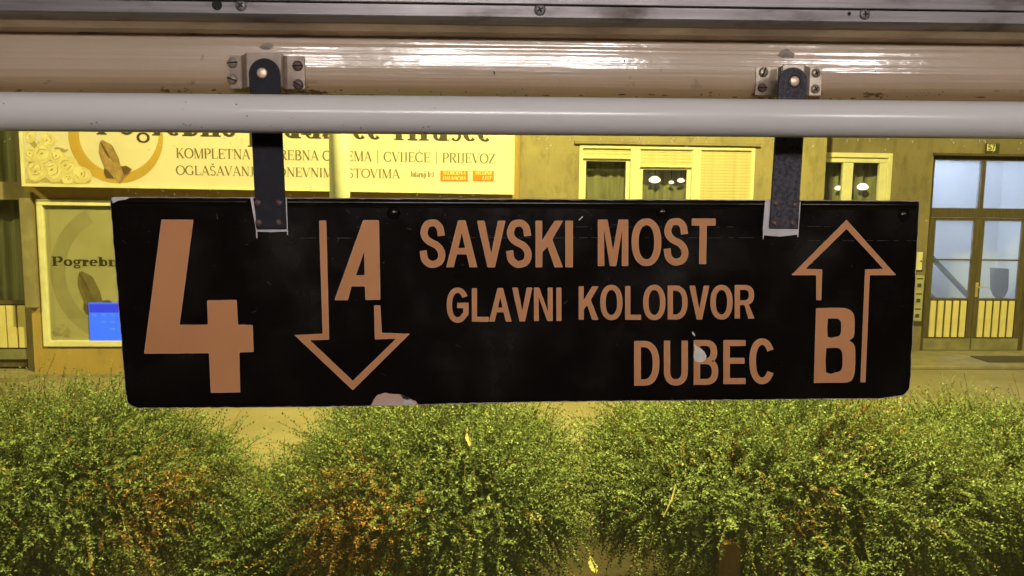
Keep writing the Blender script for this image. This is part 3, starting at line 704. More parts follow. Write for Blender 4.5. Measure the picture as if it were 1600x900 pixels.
def sash(x0, x1, z0, z1, y, parent, t=.055):
    s_ = ring_frame('sash', 'white_frame', parent, x0, x1, z0, z1, t, y, y+.05, .005)
    bx('pane', 'window_glass', parent, x0+t, x1-t, y+.02, y+.026, z0+t, z1-t)
def slats(x0, x1, z0, z1, y, parent, h=.042):
    n = max(1, round((z1-z0)/h)); h = (z1-z0)/n; base = None
    for i in range(n):
        if base is None:
            pr = [(y+.005, z0), (y+.0015, z0+h*.12), (y, z0+h*.5), (y+.0015, z0+h*.88), (y+.005, z0+h*.985), (y+.02, z0+h*.985), (y+.02, z0)]
            base = MB().extr_x(pr, [x0, x1]).build('shutter_slat', 'shutter', parent, smooth=False)
        else:
            o = base.copy(); col.objects.link(o); o.location.z += h*i
L0, L1, L2, L3 = px2x(905)+.05, px2x(985), px2x(1000), px2x(1081); R0_, R1_ = px2x(1095), px2x(1179)-.05
sash(L0, L1, oz0+.05, zz(247), yw+.03, win); slats(L0, L1, zz(247), oz1-.05, yw, win)
sash(L2, L3, oz0+.05, zz(259), yw+.03, win); slats(L2, L3, zz(259), oz1-.05, yw, win)
bx('shutter_rail', 'white_frame', win, L0-.02, L1, yw-.012, yw+.02, zz(249), zz(246)); bx('shutter_rail', 'white_frame', win, L2, L3, yw-.012, yw+.02, zz(261), zz(258))
slats(R0_, R1_, oz0+.05, oz1-.05, yw, win)
curtain(L0, L3, oz0, oz1, Y_MID+.34, mid)
MB().box(ox0-.5, ox1+.3, Y_MID+1.9, Y_MID+1.95, oz0-1, oz1+.6).build('room_back', 'room', mid)
def reflected_glow(px, py, Y, rx, label, group=None):  # globe and cord stand in for street lamp reflections in the panes
    p = at(px, py, Y); k = Y/FPX; r = rx*k*.86
    t = thing('pendant_lamp', (p.x, Y, p.z), label, 'lamp')
    prof = [(.2, 1.0), (.55, .8), (.85, .4), (1, 0), (.95, -.3), (.7, -.6), (.35, -.8), (.02, -.85)]
    n = 20; vs = []; fs = []
    for a, b in prof:
        for i in range(n): an = 2*math.pi*i/n; vs.append((p.x+a*r*math.cos(an), Y+a*r*math.sin(an)*.5, p.z+b*r*.62))
    for j in range(len(prof)-1):
        for i in range(n): fs.append((j*n+i, (j+1)*n+i, (j+1)*n+(i+1)%n, j*n+(i+1)%n))
    fs.append(tuple(range(n))); fs.append(tuple(range((len(prof)-1)*n, len(prof)*n))[::-1])
    MB().add(vs, fs).build('glass_globe', 'white_lit', t, smooth=True)
    MB().tube([(p.x, Y, p.z+r*.62), (p.x, Y, p.z+1.0)], .006, 6).build('cord', 'metal_dark', t)
yl = Y_MID+.2
reflected_glow(1023, 281, yl, 11, 'wide glowing white globe lamp behind the middle window pane, left of two smaller ones')
reflected_glow(1049, 285, yl, 5, 'smallest glowing lamp, in the middle of three behind the shuttered window')
reflected_glow(1064, 282, yl, 7, 'glowing globe lamp at the right edge of the middle window pane')

# ================================================================== RIGHT HOUSE with the street door
rt = thing('apartment_building', (6.5, Y_REC, 0), 'recessed darker tan house wall around the lit street door numbered 57', 'building')
qx = lambda px, py=300: X(px, py, Y_REC)
qz = lambda py, px=1500: Z(px, py, Y_REC)
bx0 = qx(1262, 270); bx1 = qx(1393, 260); bz1 = qz(239, 1340); bz0 = qz(400, 1340)
dx0 = qx(1455, 300); dx1 = dx0+ (qx(1600,400)-qx(1447,400)) + .14; dz1 = qz(243, 1500); dz0 = .06
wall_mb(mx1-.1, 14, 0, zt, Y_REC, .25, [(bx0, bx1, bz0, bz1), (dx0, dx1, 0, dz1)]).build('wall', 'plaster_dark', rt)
bx('doorstep', 'stone', rt, mx1+.1, 14, STEP_Y, Y_REC+.3, .006, .06, bevel=.012)
win = ring_frame('window', 'white_frame', rt, bx0, bx1, bz0, bz1, .07, Y_REC-.03, Y_REC+.06)
win['label'] = 'cream framed window cut off by the projecting house corner'
bx('header', 'white_frame', win, bx0+.07, bx1-.07, Y_REC+.0, Y_REC+.08, qz(254,1340), bz1-.07, bevel=.005)
xm0, xm1 = qx(1317, 280), qx(1333, 280)
bx('mullion', 'white_frame', win, xm0, xm1, Y_REC+.01, Y_REC+.08, bz0+.07, qz(254,1340), bevel=.006)
bx('pane', 'window_glass', win, bx0+.07, xm0, Y_REC+.045, Y_REC+.051, bz0+.07, qz(254,1340))
bx('pane', 'window_glass', win, xm1, qx(1374,280), Y_REC+.045, Y_REC+.051, bz0+.07, qz(254,1340))
bx('jamb', 'white_frame', win, qx(1374,280), bx1-.07, Y_REC+.005, Y_REC+.08, bz0+.07, qz(254,1340), bevel=.006)
curtain(bx0, bx1, bz0, bz1, Y_REC+.32, rt, 50)
MB().box(bx0-.6, bx1+.3, Y_REC+1.9, Y_REC+1.95, bz0-1, bz1+.6).build('room_back', 'room', rt)
reflected_glow(1310, 294, Y_REC+.18, 7, 'small glowing lamp in the narrow left pane of the cream framed window')
reflected_glow(1348, 292, Y_REC+.18, 11, 'wide glowing bowl lamp in the right pane of the cream framed window')
# door unit
yd = Y_REC+.06
H_ = thing  # alias kept short
door_w = dx1-dx0; xc = dx0+door_w/2
ring = MB(); t = .07
ring.box(dx0, dx1, yd, yd+.1, dz1-.07, dz1); ring.box(dx0, dx0+t, yd, yd+.1, dz0, dz1-.07); ring.box(dx1-t, dx1, yd, yd+.1, dz0, dz1-.07)
tz0, tz1 = qz(340), qz(325)
ring.box(dx0+t, dx1-t, yd-.01, yd+.1, tz0, tz1); ring.box(xc-.03, xc+.03, yd, yd+.1, tz1, dz1-.07)
dfr = ring.build('door_frame', 'wood_dark', rt, bevel=.006)
for a, b in ((dx0+t, xc-.03), (xc+.03, dx1-t)):
    bx('transom_pane', 'frosted', dfr, a, b, yd+.05, yd+.056, tz1, dz1-.07)
bx('canopy_strip', 'wood_dark', dfr, dx0-.02, dx1+.02, yd-.09, yd-.061, dz1-.0, dz1+.035)
def leaf(x0, x1, handed):
    st = .085; z_k0 = dz0+.01; z_k1 = qz(530); z_s0 = qz(529); z_s1 = qz(470); g0 = qz(467); g1 = qz(345); gm = qz(406.5)
    mb = MB()
    mb.box(x0, x0+st, yd+.01, yd+.06, z_k0, tz0-.004); mb.box(x1-st, x1, yd+.01, yd+.06, z_k0, tz0-.004)
    mb.box(x0+st, x1-st, yd+.012, yd+.058, g1, tz0-.004); mb.box(x0+st, x1-st, yd+.012, yd+.058, gm-.012, gm+.012)
    mb.box(x0+st, x1-st, yd+.012, yd+.058, z_s1, g0); mb.box(x0+st, x1-st, yd+.035, yd+.058, z_k0, z_s1)
    d = mb.build('door', 'wood_dark', rt, bevel=.004)
    for a, b in ((g0, gm-.012), (gm+.012, g1)):
        bx('pane', 'frosted', d, x0+st, x1-st, yd+.03, yd+.035, a, b)
    n = 5; wdt = (x1-x0-2*st)
    for i in range(n):
        a = x0+st+wdt*(i+.12)/n; b = x0+st+wdt*(i+.80)/n
        bx('slat', 'slat', d, a, b, yd+.005, yd+.033, z_s0+.01, z_s1-.01, bevel=.004)
    bx('kick_plate', 'kick', d, x0+.01, x1-.01, yd+.002, yd+.009, z_k0+.004, z_k1)
    if handed:
        hx = x0+.03; hz = qz(452)
        MB().box(hx-.022, hx+.022, yd-.004, yd+.009, hz-.13, hz+.10).build('handle_plate', 'brass', d, bevel=.004)
        MB().tube([(hx, yd+.0, hz+.03), (hx, yd-.05, hz+.03), (hx+.11, yd-.055, hz+.03)], .011, 8).build('handle', 'brass', d, smooth=True)
leaf(dx0+t+.004, xc-.002, False); leaf(xc+.002, dx1-t-.004, True)
# lit stair hall behind the door
hx0, hx1, hy1 = dx0-.3, dx1+1.2, Y_REC+2.6
mb = MB(); mb.box(hx0, hx1, hy1, hy1+.1, 0, 4.0); mb.box(hx0-.1, hx0, Y_REC+.26, hy1+.1, 0, 4.0); mb.box(hx1, hx1+.1, Y_REC+.26, hy1+.1, 0, 4.0); mb.box(hx0-.1, hx1+.1, Y_REC+.26, hy1+.1, 4.0, 4.1)
hall = mb.build('stair_hall', 'hall_wall', rt)
bx('floor', 'kick', hall, hx0, hx1, Y_REC+.26, hy1, .0, .055)
hl = MB().box(dx0+.1, dx0+.9, Y_REC+1.2, Y_REC+1.45, 3.9, 3.95).build('ceiling_lamp', 'hall_lamp', hall)
YH = Y_REC+.30
p0 = at(1446, 392, YH); p1 = at(1520, 470, YH)
MB().tube([p0, p1], .045, 8).build('handrail', 'hall_dark', hall)
q = at(1446, 455, YH); q1 = at(1470, 480, YH); MB().tube([q, q1], .05, 8).build('handrail', 'hall_dark', hall)
YB = Y_REC+.42
pts = [at(px, py, YB) for px, py in ((1554,419),(1577,420),(1576,452),(1571,463),(1564,468),(1558,463),(1554,452))]
pp = [(p.x, p.z) for p in pts][::-1]
MB().prism_y(pp, YB, YB+.12).build('letter_box', 'hall_dark', hall, bevel=.01)
# number plate
YN = Y_REC-.03
a = at(1540.5, 240, YN); b = at(1562, 224, YN)
npt = thing('house_number', (a.x, YN, a.z), 'small dark house number plate reading 57 above the street door', 'sign')
bx('backing', 'print_dark', npt, a.x, b.x, YN, YN+.03, a.z, b.z)
c = at(1541.5, 239, YN); d = at(1555.5, 225.2, YN)
mbn = MB(); nx = lambda u: c.x+(d.x-c.x)*u; nz = lambda v: c.z+(d.z-c.z)*v
bx('enamel', 'white_frame', npt, c.x, d.x, YN-.006, YN-.001, c.z+(d.z-c.z)*.25, d.z)
fv = catmull([(.46,.90),(.20,.90),(.17,.66),(.34,.68),(.47,.58),(.45,.42),(.30,.35),(.15,.42)], 3); sv = [(.56,.90),(.88,.90),(.80,.70),(.70,.36)]
for i, pth in enumerate((fv, sv)):
    o = outline([(nx(u), nz(v)) for u, v in pth], .017); n = len(o)//2
    for k in range(n-1): mbn.add([(x, YN-.009, z) for x, z in (o[k], o[k+1], o[2*n-2-k], o[2*n-1-k])], [(3,2,1,0)])
mbn.build('digits', 'print_dark', npt)
# intercom, mailboxes
a = at(1430, 422, Y_REC-.04); b = at(1442.5, 394, Y_REC-.04)
ic = thing('intercom', (a.x, Y_REC-.04, a.z), 'small white intercom plate on the wall above the grey letter boxes', 'intercom')
bx('housing', 'white_frame', ic, a.x, b.x, Y_REC-.04, Y_REC-.001, a.z, b.z, bevel=.006)
m_ = (a.x+b.x)/2; MB().lathe_y(m_+.03, (a.z+b.z)/2, [(.012, Y_REC-.05), (.014, Y_REC-.04)], 12).build('button', 'metal_dark', ic)
lb = thing('letter_boxes', (at(1436,502,Y_REC).x, Y_REC-.1, Z(1436,502,Y_REC)), 'grey bank of three letter boxes on the wall left of the street door', 'letter boxes')
a = at(1424, 502, Y_REC-.1); b = at(1445, 431, Y_REC-.1)
bx('case', 'box_grey', lb, a.x, b.x, Y_REC-.10, Y_REC-.001, a.z, b.z, bevel=.008)
for i in range(3):
    z1_ = b.z-(b.z-a.z)*(i+.08)/3; z0_ = b.z-(b.z-a.z)*(i+.92)/3
    f = bx('flap', 'box_grey', lb, a.x+.02, b.x-.02, Y_REC-.108, Y_REC-.099, z0_, z1_, bevel=.003)
    bx('slot', 'print_dark', f, a.x+.04, b.x-.035, Y_REC-.111, Y_REC-.107, z1_-.035, z1_-.015)
    bx('name_card', 'metal_dark', f, a.x+.05, b.x-.05, Y_REC-.111, Y_REC-.107, z0_+.04, z0_+.10)
a = ground(1516, 556, .075); b = ground(1640, 565, .075)
dm = MB().box(a.x, a.x+1.5, b.y, a.y, .062, .078).build('doormat', 'mat_dark', label='dark doormat lying on the doorstep under the right door leaf', cat='doormat', bevel=.004)

# ================================================================== STREET LAMP (pale post crossing the shop sign)
YPOL = 6.3
pl = at(531, 300, YPOL); sx = pl.x
lamp = thing('street_lamp', (sx, YPOL, 0), 'pale grey street lamp post standing in front of the white shop sign', 'street lamp')
MB().tube([(sx, YPOL, 0), (sx, YPOL, 3), (sx, YPOL, 7.6)], [.082, .078, .06], 24).build('post', 'steel_post', lamp, smooth=True)
MB().tube([(sx, YPOL, 7.5), (sx+.4, YPOL-.4, 7.9), (sx+2.0, YPOL-1.5, 8.1)], .04, 10).build('arm', 'steel_post', lamp, smooth=True)
LX, LY, LZ = sx+2.3, YPOL-1.7, 8.0
hb = MB(); hb.prism_y([(LX-.5, LZ+.02), (LX+.45, LZ+.02), (LX+.35, LZ+.17), (LX-.3, LZ+.2)], LY-.15, LY+.15); hb.build('head', 'metal_dark', lamp, bevel=.02)
MB().box(LX-.25, LX+.3, LY-.1, LY+.1, LZ-.03, LZ+.015).build('lens', 'lamp_sodium', lamp)
ld = bpy.data.lights.new('bulb', 'SPOT'); ld.energy = LAMP_W; ld.color = SODIUM; ld.shadow_soft_size = .14; ld.spot_size = R(165); ld.spot_blend = .3
lo = bpy.data.objects.new('bulb', ld); col.objects.link(lo); lo.parent = lamp; lo.location = (LX-sx, LY-YPOL, LZ-.06)

for dx, lab in ((-13.5, 'pale grey street lamp standing out of view along the street to the left'), (15.5, 'pale grey street lamp standing out of view along the street to the right')):  # two unseen lamps added to fill the dark side of the post
    c_ = lamp.copy(); col.objects.link(c_); c_.location.x += dx; c_['label'] = lab; c_['group'] = 'street lamps along the pavement'
    for ch_ in list(lamp.children):
        k_ = ch_.copy()
        if ch_.type == 'LIGHT': k_.data = ch_.data.copy(); k_.data.energy = LAMP_W*.42
        col.objects.link(k_); k_.parent = c_
lamp['group'] = 'street lamps along the pavement'
# ================================================================== SHRUBS
BROWN_REFLECT = [(at(215, 765, 3.5), .24), (at(560, 850, 3.3), .26), (at(1330, 700, 3.9), .15), (at(1240, 820, 3.4), .13), (at(1130, 740, 3.6), .08), (at(430, 790, 3.7), .17), (at(905, 800, 3.7), .10), (at(1290, 760, 3.6), .12)]  # brown reflections in the tram glass, coloured into the leaves as patches
def nrm(a): return a/np.maximum(np.linalg.norm(a, axis=-1, keepdims=True), 1e-9)
def shoots(rng, c, rad, n, K, step, inner, up, droop, zmin=-.4, lump=None, rnd=.55):
    d = nrm(rng.normal(size=(n*3, 3))); d = d[d[:, 2] > zmin][:n]; n = len(d)
    lum = 1 + .17*np.sin(d[:, :1]*5.1+lump[0])*np.cos(d[:, 2:]*4.3+lump[1]) + .10*np.sin(d[:, :1]*11+d[:, 2:]*9+lump[2])
    # bushy profile: fuller shoulders, tucked under at the bottom
    q = d.copy(); sh = np.sign(q)*np.abs(q)**.82; sh = sh/np.maximum(np.linalg.norm(sh, axis=1, keepdims=True)**.6, .5)
    p = c + sh*rad*lum*rng.uniform(inner[0], inner[1], (n, 1))
    v = nrm(d*np.array([1, 1, .8]) + np.array([0, 0, up]) + rng.normal(size=(n, 3))*rnd)
    P = np.zeros((n, K, 3)); V = np.zeros((n, K, 3))
    dr = rng.uniform(droop*.4, droop*1.5, (n, 1))
    st = step*rng.uniform(.6, 1.6, (n, 1))
    for k in range(K):
        P[:, k] = p; V[:, k] = v; p = p + v*st
        v = nrm(v + np.array([0, 0, -1])*dr + rng.normal(size=(n, 3))*.045)
    return P, V
def shrub(name, label, c, rad, n, seed, sprigs=20, group='shrubs in the planting bed'):
    rng = np.random.default_rng(seed); c = np.array(c); rad = np.array(rad); lump = rng.uniform(0, 6, 3)
    base = thing(name, (c[0], c[1], 0), label, 'shrub', group=group)
    sets = []
    K = 20
    sets.append((shoots(rng, c, rad, n, K, .0110, (.72, 1.0), .55, .04, lump=lump), .0112, .56, 1.0))
    sets.append((shoots(rng, c, rad, n//3, K, .014, (.40, .78), .3, .05, zmin=-.9, lump=lump), .012, .56, .55))
    sets.append((shoots(rng, c, rad, n//3, 20, .0115, (.84, 1.0), .0, .11, zmin=-.45, lump=lump, rnd=.3), .0112, .52, 1.05))
    P, V = shoots(rng, c, rad, sprigs*3, 24, .013, (.80, 1.0), 1.5, .015, zmin=.25, lump=lump, rnd=.45)
    sets.append(((P, V), .009, .42, 1.0))
    quads = []; tint = []; dry_reflect = []; stems = []
    for (P, V), ll, wr, br in sets:
        n_, K_ = P.shape[:2]
        bt = rng.uniform(0, 1, (n_, 1))
        for sgn in (-1, 1):
            a = nrm(np.cross(V, rng.normal(size=(n_, 1, 3))+np.array([0, 0, 1.2])))*sgn
            # alternate the leaf pairs round the stem
            alt = (np.arange(K_) % 2)[None, :, None]; b = nrm(np.cross(V, a)); a = np.where(alt == 1, nrm(a+.7*b), nrm(a-.5*b))
            ld_ = nrm(a*.9 + V*.6 + rng.normal(size=(n_, K_, 3))*.16)
            L_ = ll*rng.uniform(.75, 1.35, (n_, K_, 1))
            nn = nrm(np.array([0, 0, 1.0]) + V*.3 + rng.normal(size=(n_, K_, 3))*.45); wv = nrm(np.cross(ld_, nn))*L_*wr*.62
            q = np.stack([P, P+ld_*L_*.55+wv, P+ld_*L_*1.35, P+ld_*L_*.55-wv], axis=2)
            quads.append(q.reshape(-1, 4, 3))
            tt = np.clip(bt*.62 + .2*np.linspace(0, 1, K_)[None] + rng.uniform(0, .22, (n_, K_)), 0, 1); tint.append(tt.ravel())
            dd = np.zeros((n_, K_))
            for ctr, r in BROWN_REFLECT:
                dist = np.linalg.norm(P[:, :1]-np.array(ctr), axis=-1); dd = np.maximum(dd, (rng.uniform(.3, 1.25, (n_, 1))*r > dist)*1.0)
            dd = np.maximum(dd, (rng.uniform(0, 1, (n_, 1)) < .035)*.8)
            dry_reflect.append(dd.ravel())
        s_ = P[:, ::4]; stems.append((s_, .0011))
    Q = np.concatenate(quads); tint = np.concatenate(tint); dry_reflect = np.concatenate(dry_reflect)
    keep = Q[:, :, 2].min(axis=1) > .04; Q = Q[keep]; tint = tint[keep]; dry_reflect = dry_reflect[keep]
    m = len(Q); ctr = np.array([c[0], c[1], 0])
    def raw(nm, Q, mname, attrs=None):
        m = len(Q); me = bpy.data.meshes.new(nm); me.vertices.add(m*4); me.vertices.foreach_set('co', (Q.reshape(-1, 3)-ctr).astype(np.float32).ravel())
        me.loops.add(m*4); me.loops.foreach_set('vertex_index', np.arange(m*4, dtype=np.int32))
        me.polygons.add(m); me.polygons.foreach_set('loop_start', np.arange(0, m*4, 4, dtype=np.int32)); me.polygons.foreach_set('loop_total', np.full(m, 4, dtype=np.int32))
        me.materials.append(M[mname])
        for k, v in (attrs or {}).items():
            at_ = me.attributes.new(k, 'FLOAT', 'FACE'); at_.data.foreach_set('value', v.astype(np.float32))
        me.update(calc_edges=True); o = bpy.data.objects.new(nm, me); col.objects.link(o); o.parent = base; return o
    o = raw('foliage', Q, 'leaf', {'tint': tint, 'dry': dry_reflect}); o['kind'] = 'stuff'
    S = []
    for P, wd in stems:
        A = P[:, :-1].reshape(-1, 3); B = P[:, 1:].reshape(-1, 3); d = nrm(B-A)
        u = nrm(np.cross(d, np.array([0, 1, .3])))*wd; S.append(np.stack([A-u, A+u, B+u, B-u], axis=1))
        u2 = nrm(np.cross(d, u))*wd; S.append(np.stack([A-u2, A+u2, B+u2, B-u2], axis=1))
    o = raw('twigs', np.concatenate(S), 'twig'); o['kind'] = 'stuff'
    for i in range(6):
        a = rng.uniform(0, 6.28); r = rng.uniform(.03, .12); e = c + np.array([math.cos(a)*rad[0]*.5, math.sin(a)*rad[1]*.5, rng.uniform(-.1, .25)])
        p0 = (c[0]+math.cos(a)*r, c[1]+math.sin(a)*r, .0); mid_ = (p0[0]*.5+e[0]*.5+rng.uniform(-.05, .05), p0[1]*.5+e[1]*.5, e[2]*.55)
        MB().tube([p0, mid_, tuple(e)], [.018, .013, .006], 6).build('stem', 'bark', base, smooth=True)
    return base
def bush_px(px0, px1, pytop, Y, ry, label, n, seed, sprigs=20, zc=None, name='shrub'):
    a = at(px0, 760, Y); b = at(px1, 760, Y); top = at((px0+px1)/2, pytop, Y+.1).z
    cx = (a.x+b.x)/2; rx = (b.x-a.x)/2; n = int(n*2.15); zc = zc or top*.74
    return shrub(name, label, (cx, Y, zc), (rx*.93, ry, (top-zc)*.95), n, seed, sprigs)
bush_px(-330, 322, 668, 3.95, .72, 'broad arching green shrub at the left edge with a brown withered patch', 3600, 1, 60)
bush_px(340, 545, 785, 4.05, .42, 'low thin shrub filling the gap between the left and middle shrubs', 900, 2, 34)
bush_px(470, 878, 664, 3.95, .70, 'rounded yellow-green shrub in the middle with drooping front shoots', 2900, 3, 40)
bush_px(922, 1500, 655, 3.95, .72, 'wide dense shrub below the right half of the route sign, speckled reddish brown', 3400, 5, 30)
bush_px(1370, 1840, 680, 4.05, .68, 'dark green shrub at the right edge with bare twigs on top', 2500, 6, 46)

def leafthing(px, py, Y, w_, h_, label):
    p = at(px, py, Y); k = Y/FPX; rl = random.Random(px); mb = MB(); n = 8; rows = []
    for i in range(n+1):
        t = i/n; ww = w_*k*.5*(math.sin(math.pi*(.05+.92*t))**.6)*rl.uniform(.6, 1.1); z = p.z+(.5-t)*h_*k; x = p.x+(t-.5)*w_*k*.5+rl.uniform(-.08, .08)*w_*k
        yy = p.y+(.5-t)*h_*k*.8+rl.uniform(-.002, .002); rows += [(x-ww, yy-.010, z-.003), (x+rl.uniform(-.2, .2)*ww, yy+.010, z+.004), (x+ww, yy-.007, z-.004)]
    fs = []
    for i in range(n): fs += [(3*i, 3*i+1, 3*i+4, 3*i+3), (3*i+1, 3*i+2, 3*i+5, 3*i+4)]
    mb.add(rows, fs); mb.build('fallen_leaf', 'straw', label=label, cat='leaf')
leafthing(732, 682, 3.40, 9, 22, 'pale yellow fallen leaf caught high in the middle shrub')
leafthing(926, 882, 3.0, 14, 18, 'crumpled pale fallen leaf low in the gap between two shrubs')
a = at(1056, 757, 3.2); b = at(1037, 808, 3.15)
MB().tube([a, (a+b)/2+Vector((.004, -.01, 0)), b], [.003, .005, .004], 6).build('straw_stalk', 'straw', label='pale yellow straw stalk lying slanted on the wide shrub', cat='stalk')
a = at(1130, 850, 3.15); st = MB(); st.prism_y([(a.x, 0), (a.x+.085, 0), (a.x+.075, a.z-.02), (a.x+.05, a.z), (a.x-.005, a.z-.004)], a.y, a.y+.05)
st.build('wooden_stake', 'stake', label='short orange-brown wooden stake in front of the wide shrub', cat='stake')

# ================================================================== TRAM
TG = .72
tz = lambda px, py, y: loc_at(FT, px, py, y).z
tx = lambda px, py, y: loc_at(FT, px, py, y).x
tram = thing('tram', (0, -.4, .35), 'inside of a tram: painted window beam, grey handrail, aluminium trim and window', 'tram', FT)
XL, XR = -1.6, 1.6
YBM = .664
zb1 = tz(800, 55, YBM); zb0 = tz(800, 152, YBM); 
# painted beam, gently lumpy along its length
zc_ = (zb0+zb1)/2
prof = [(YBM+.06, zb1+.01), (YBM+.003, zb1+.01), (YBM, zb1-.004), (YBM-.0015, zc_+.004), (YBM-.0012, zc_-.012), (YBM+.001, zb0+.008), (YBM+.005, zb0+.003), (YBM+.013, zb0-.001), (YBM+.06, zb0-.002)][::-1]
MB().extr_x(prof, list(np.linspace(XL, XR, 60))).build('window_beam', 'beam_paint', tram, smooth=False)
beam = bpy.data.objects['window_beam']
for p in beam.data.polygons: p.use_smooth = len(p.vertices) == 4
# rust flakes and chips along the bottom edge
rnd = random.Random(11); mb = MB(); kk = 0
def chip(mb, px, py, w_, h_, Yl, fr=FT, mi=0, n=9):
    global kk
    kk += 1; pts = []
    for i in range(n):
        a = 2*math.pi*i/n; r = rnd.uniform(.55, 1.15); p = loc_at(fr, px+w_*r*math.cos(a), py-h_*r*math.sin(a)*-1, Yl); pts.append((p.x, p.z))
    if area(pts) < 0: pts = pts[::-1]
    mb.flat([pts], Yl-.00002*(kk % 20), mi)
for px, py, w_, h_ in ((289,138,2,1),(334,141,4,2),(343,146,5,1.2),(454,142,7,3),(444,147,9,2),(506,145,8,2.2),(516,149,4,2),(557,149,9,2),(580,149,6,1.5),(533,141,3,1),(816,139,1.5,1.5),(822,149,3,1.2),(853,149,6,1),(907,149,4,1),(971,148,8,1.3),(1018,148,6,1.2),(1040,149,6,1),(1096,148,2,1.5),(1148,152,5,1.2),(1180,148,7,2.2),(1190,153,9,1.6),(1270,153,14,2.2),(1283,147,4,1.5),(1333,154,5,1.3),(1377,153,3,1),(1532,152,9,1.3),(410,136,0,0),(1205,154,8,1.5)):
    if w_: chip(mb, px, py, w_, h_, YBM-.0016-.0006)
for _ in range(46): chip(mb, rnd.uniform(480, 1500), rnd.uniform(141, 151), rnd.uniform(.7, 2.4), rnd.uniform(.4, 1.0), YBM-.0018)
for px in (130, 145, 300, 365, 560, 600, 650, 700, 470, 1232): chip(mb, px, 48+.009*px+2.0, rnd.uniform(6, 22), 1.1, YBM-.001)
chip(mb, 772, 114, 1.4, 3.5, YBM-.0022); chip(mb, 1368, 111, 1.2, 1.2, YBM-.0022); chip(mb, 976, 95, .8, 3.0, YBM-.002)
mb.build('rust_flakes', 'rust', beam, kind='stuff')
mb = MB()
chip(mb, 418, 72, 14, 5, YBM-.0017); mb.build('dirt_smear', 'smear', beam); mb = MB(); chip(mb, 1228, 84, 15, 9, YBM-.0017)
mb.build('dirt_smear', 'smear', beam)
# lower aluminium trim with a rolled lip
YA_ = .628
z_t0 = tz(800, 9, YA_); z_t1 = tz(800, 27, YA_); zl = tz(800, 40, YA_+.012); zl2 = tz(800, 57, YA_+.034)
xs_ = list(np.linspace(XL, XR, 40))
pr = [(YA_+.03, z_t0), (YA_, z_t0), (YA_, z_t1+.0004), (YA_-.0012, z_t1-.0002), (YA_+.001, z_t1-.002), (YA_+.006, (z_t1+zl)/2-.001), (YA_+.012, zl), (YA_+.03, zl+.001)][::-1]
tr = MB().extr_x(pr, xs_).build('aluminium_trim', 'aluminium', tram)
MB().extr_x([(YA_+.0125, zl+.0008), (YA_+.012, zl-.0002), (YA_+.020, zl-.004), (YA_+.030, zl2+.001), (YA_+.034, zl2-.0006), (YA_+.05, zl2-.0006), (YA_+.05, zl+.0008)][::-1], xs_).build('trim_lip', 'lip_dirty', tram)
zu0 = tz(800, 6, YA_-.003); 
up = MB().extr_x([(YA_-.003, zu0), (YA_-.003, zu0+.05), (YA_+.05, zu0+.05), (YA_+.05, zu0+.001)], xs_).build('upper_trim', 'aluminium', tram, bevel=.0006)
bx('trim_gap', 'black_ring', tram, XL, XR, YA_+.004, YA_+.03, z_t0+.0002, zu0-.0001)
def screw(parent, px, py, y, r, m, cross=True, ang=.3, fr=FT):
    p = loc_at(fr, px, py, y)
    prf = [(r*.05, y-.0016), (r*.5, y-.0015), (r*.85, y-.0009), (r, y-.0001), (r, y+.001)]
    s_ = MB().lathe_y(p.x, p.z, prf, 20).build('screw', m, parent, smooth=True)
    mb = MB()
    for a in ((ang, ang+math.pi/2) if cross else (ang,)):
        ca, sa = math.cos(a), math.sin(a); l = r*(.5 if cross else .95); t_ = r*.14
        pts = [(p.x+u*l*ca-v*t_*sa, p.z+u*l*sa+v*t_*ca) for u, v in ((-1,-1),(1,-1),(1,1),(-1,1))]
        mb.prism_y(pts, y-.0018-(.00005 if a != ang else 0), y-.0010)
    mb.build('slot', 'black_ring', s_)
screw(tr, 376.5, 8.5, YA_, .0043, 'aluminium', ang=.9); screw(tr, 843.5, 15.5, YA_, .0045, 'aluminium', ang=.5); screw(tr, 1351, 22.5, YA_, .0042, 'aluminium', ang=.1)
for px, py, rr in ((339, 8, .0042), (1327, 21.5, .0016)):
    p = loc_at(FT, px, py, YA_); MB().lathe_y(p.x, p.z, [(rr*.9, YA_-.0002), (rr, YA_+.0005)], 16).build('screw_hole', 'black_ring', tr)
# handrail
YR = .592; zr1 = tz(800, 151, YR); zr0 = tz(800, 211.5, YR); rr = (zr1-zr0)/2*.992; zr = (zr1+zr0)/2
print('rail radius', rr)
n = 48; vs = []; fs = []; xs2 = list(np.linspace(XL, XR, 30))
for x in xs2:
    for k in range(n): a = 2*math.pi*k/n; vs.append((x, YR+rr*math.cos(a), zr+rr*math.sin(a)))
for i in range(len(xs2)-1):
    for k in range(n): fs.append((i*n+k, i*n+(k+1)%n, (i+1)*n+(k+1)%n, (i+1)*n+k))
MB().add(vs, fs).build('handrail', 'rail', tram, smooth=True)
rail = bpy.data.objects['handrail']; rnd = random.Random(31); mb = MB()
for px, py, sr in [(926,205,.0011),(1212,193,.0009),(1214,190,.0007),(1572,163,.0008),(405,168,.0006),(700,199,.0006)]+[(rnd.uniform(0,1600), rnd.choice((rnd.uniform(196,207), rnd.uniform(160,205))), rnd.uniform(.0003,.0007)) for _ in range(34)]:
    p = loc_at(FT, px, py, YR-rr*.7); dz = max(-.96*rr, min(.96*rr, p.z-zr)); y_ = YR-math.sqrt(rr*rr-dz*dz); nrm_ = Vector((0, y_-YR, dz)).normalized()
    c0 = Vector((p.x, YR, zr))+nrm_*(rr+.00008); t1 = Vector((1, 0, 0)); t2 = nrm_.cross(t1)
    ring_ = [c0+(t1*math.cos(a)+t2*math.sin(a))*(sr*rnd.uniform(.6, 1.2)) for a in np.linspace(0, 2*math.pi, 8)[:-1].tolist()]
    mb.add(ring_, [tuple(reversed(range(7)))])
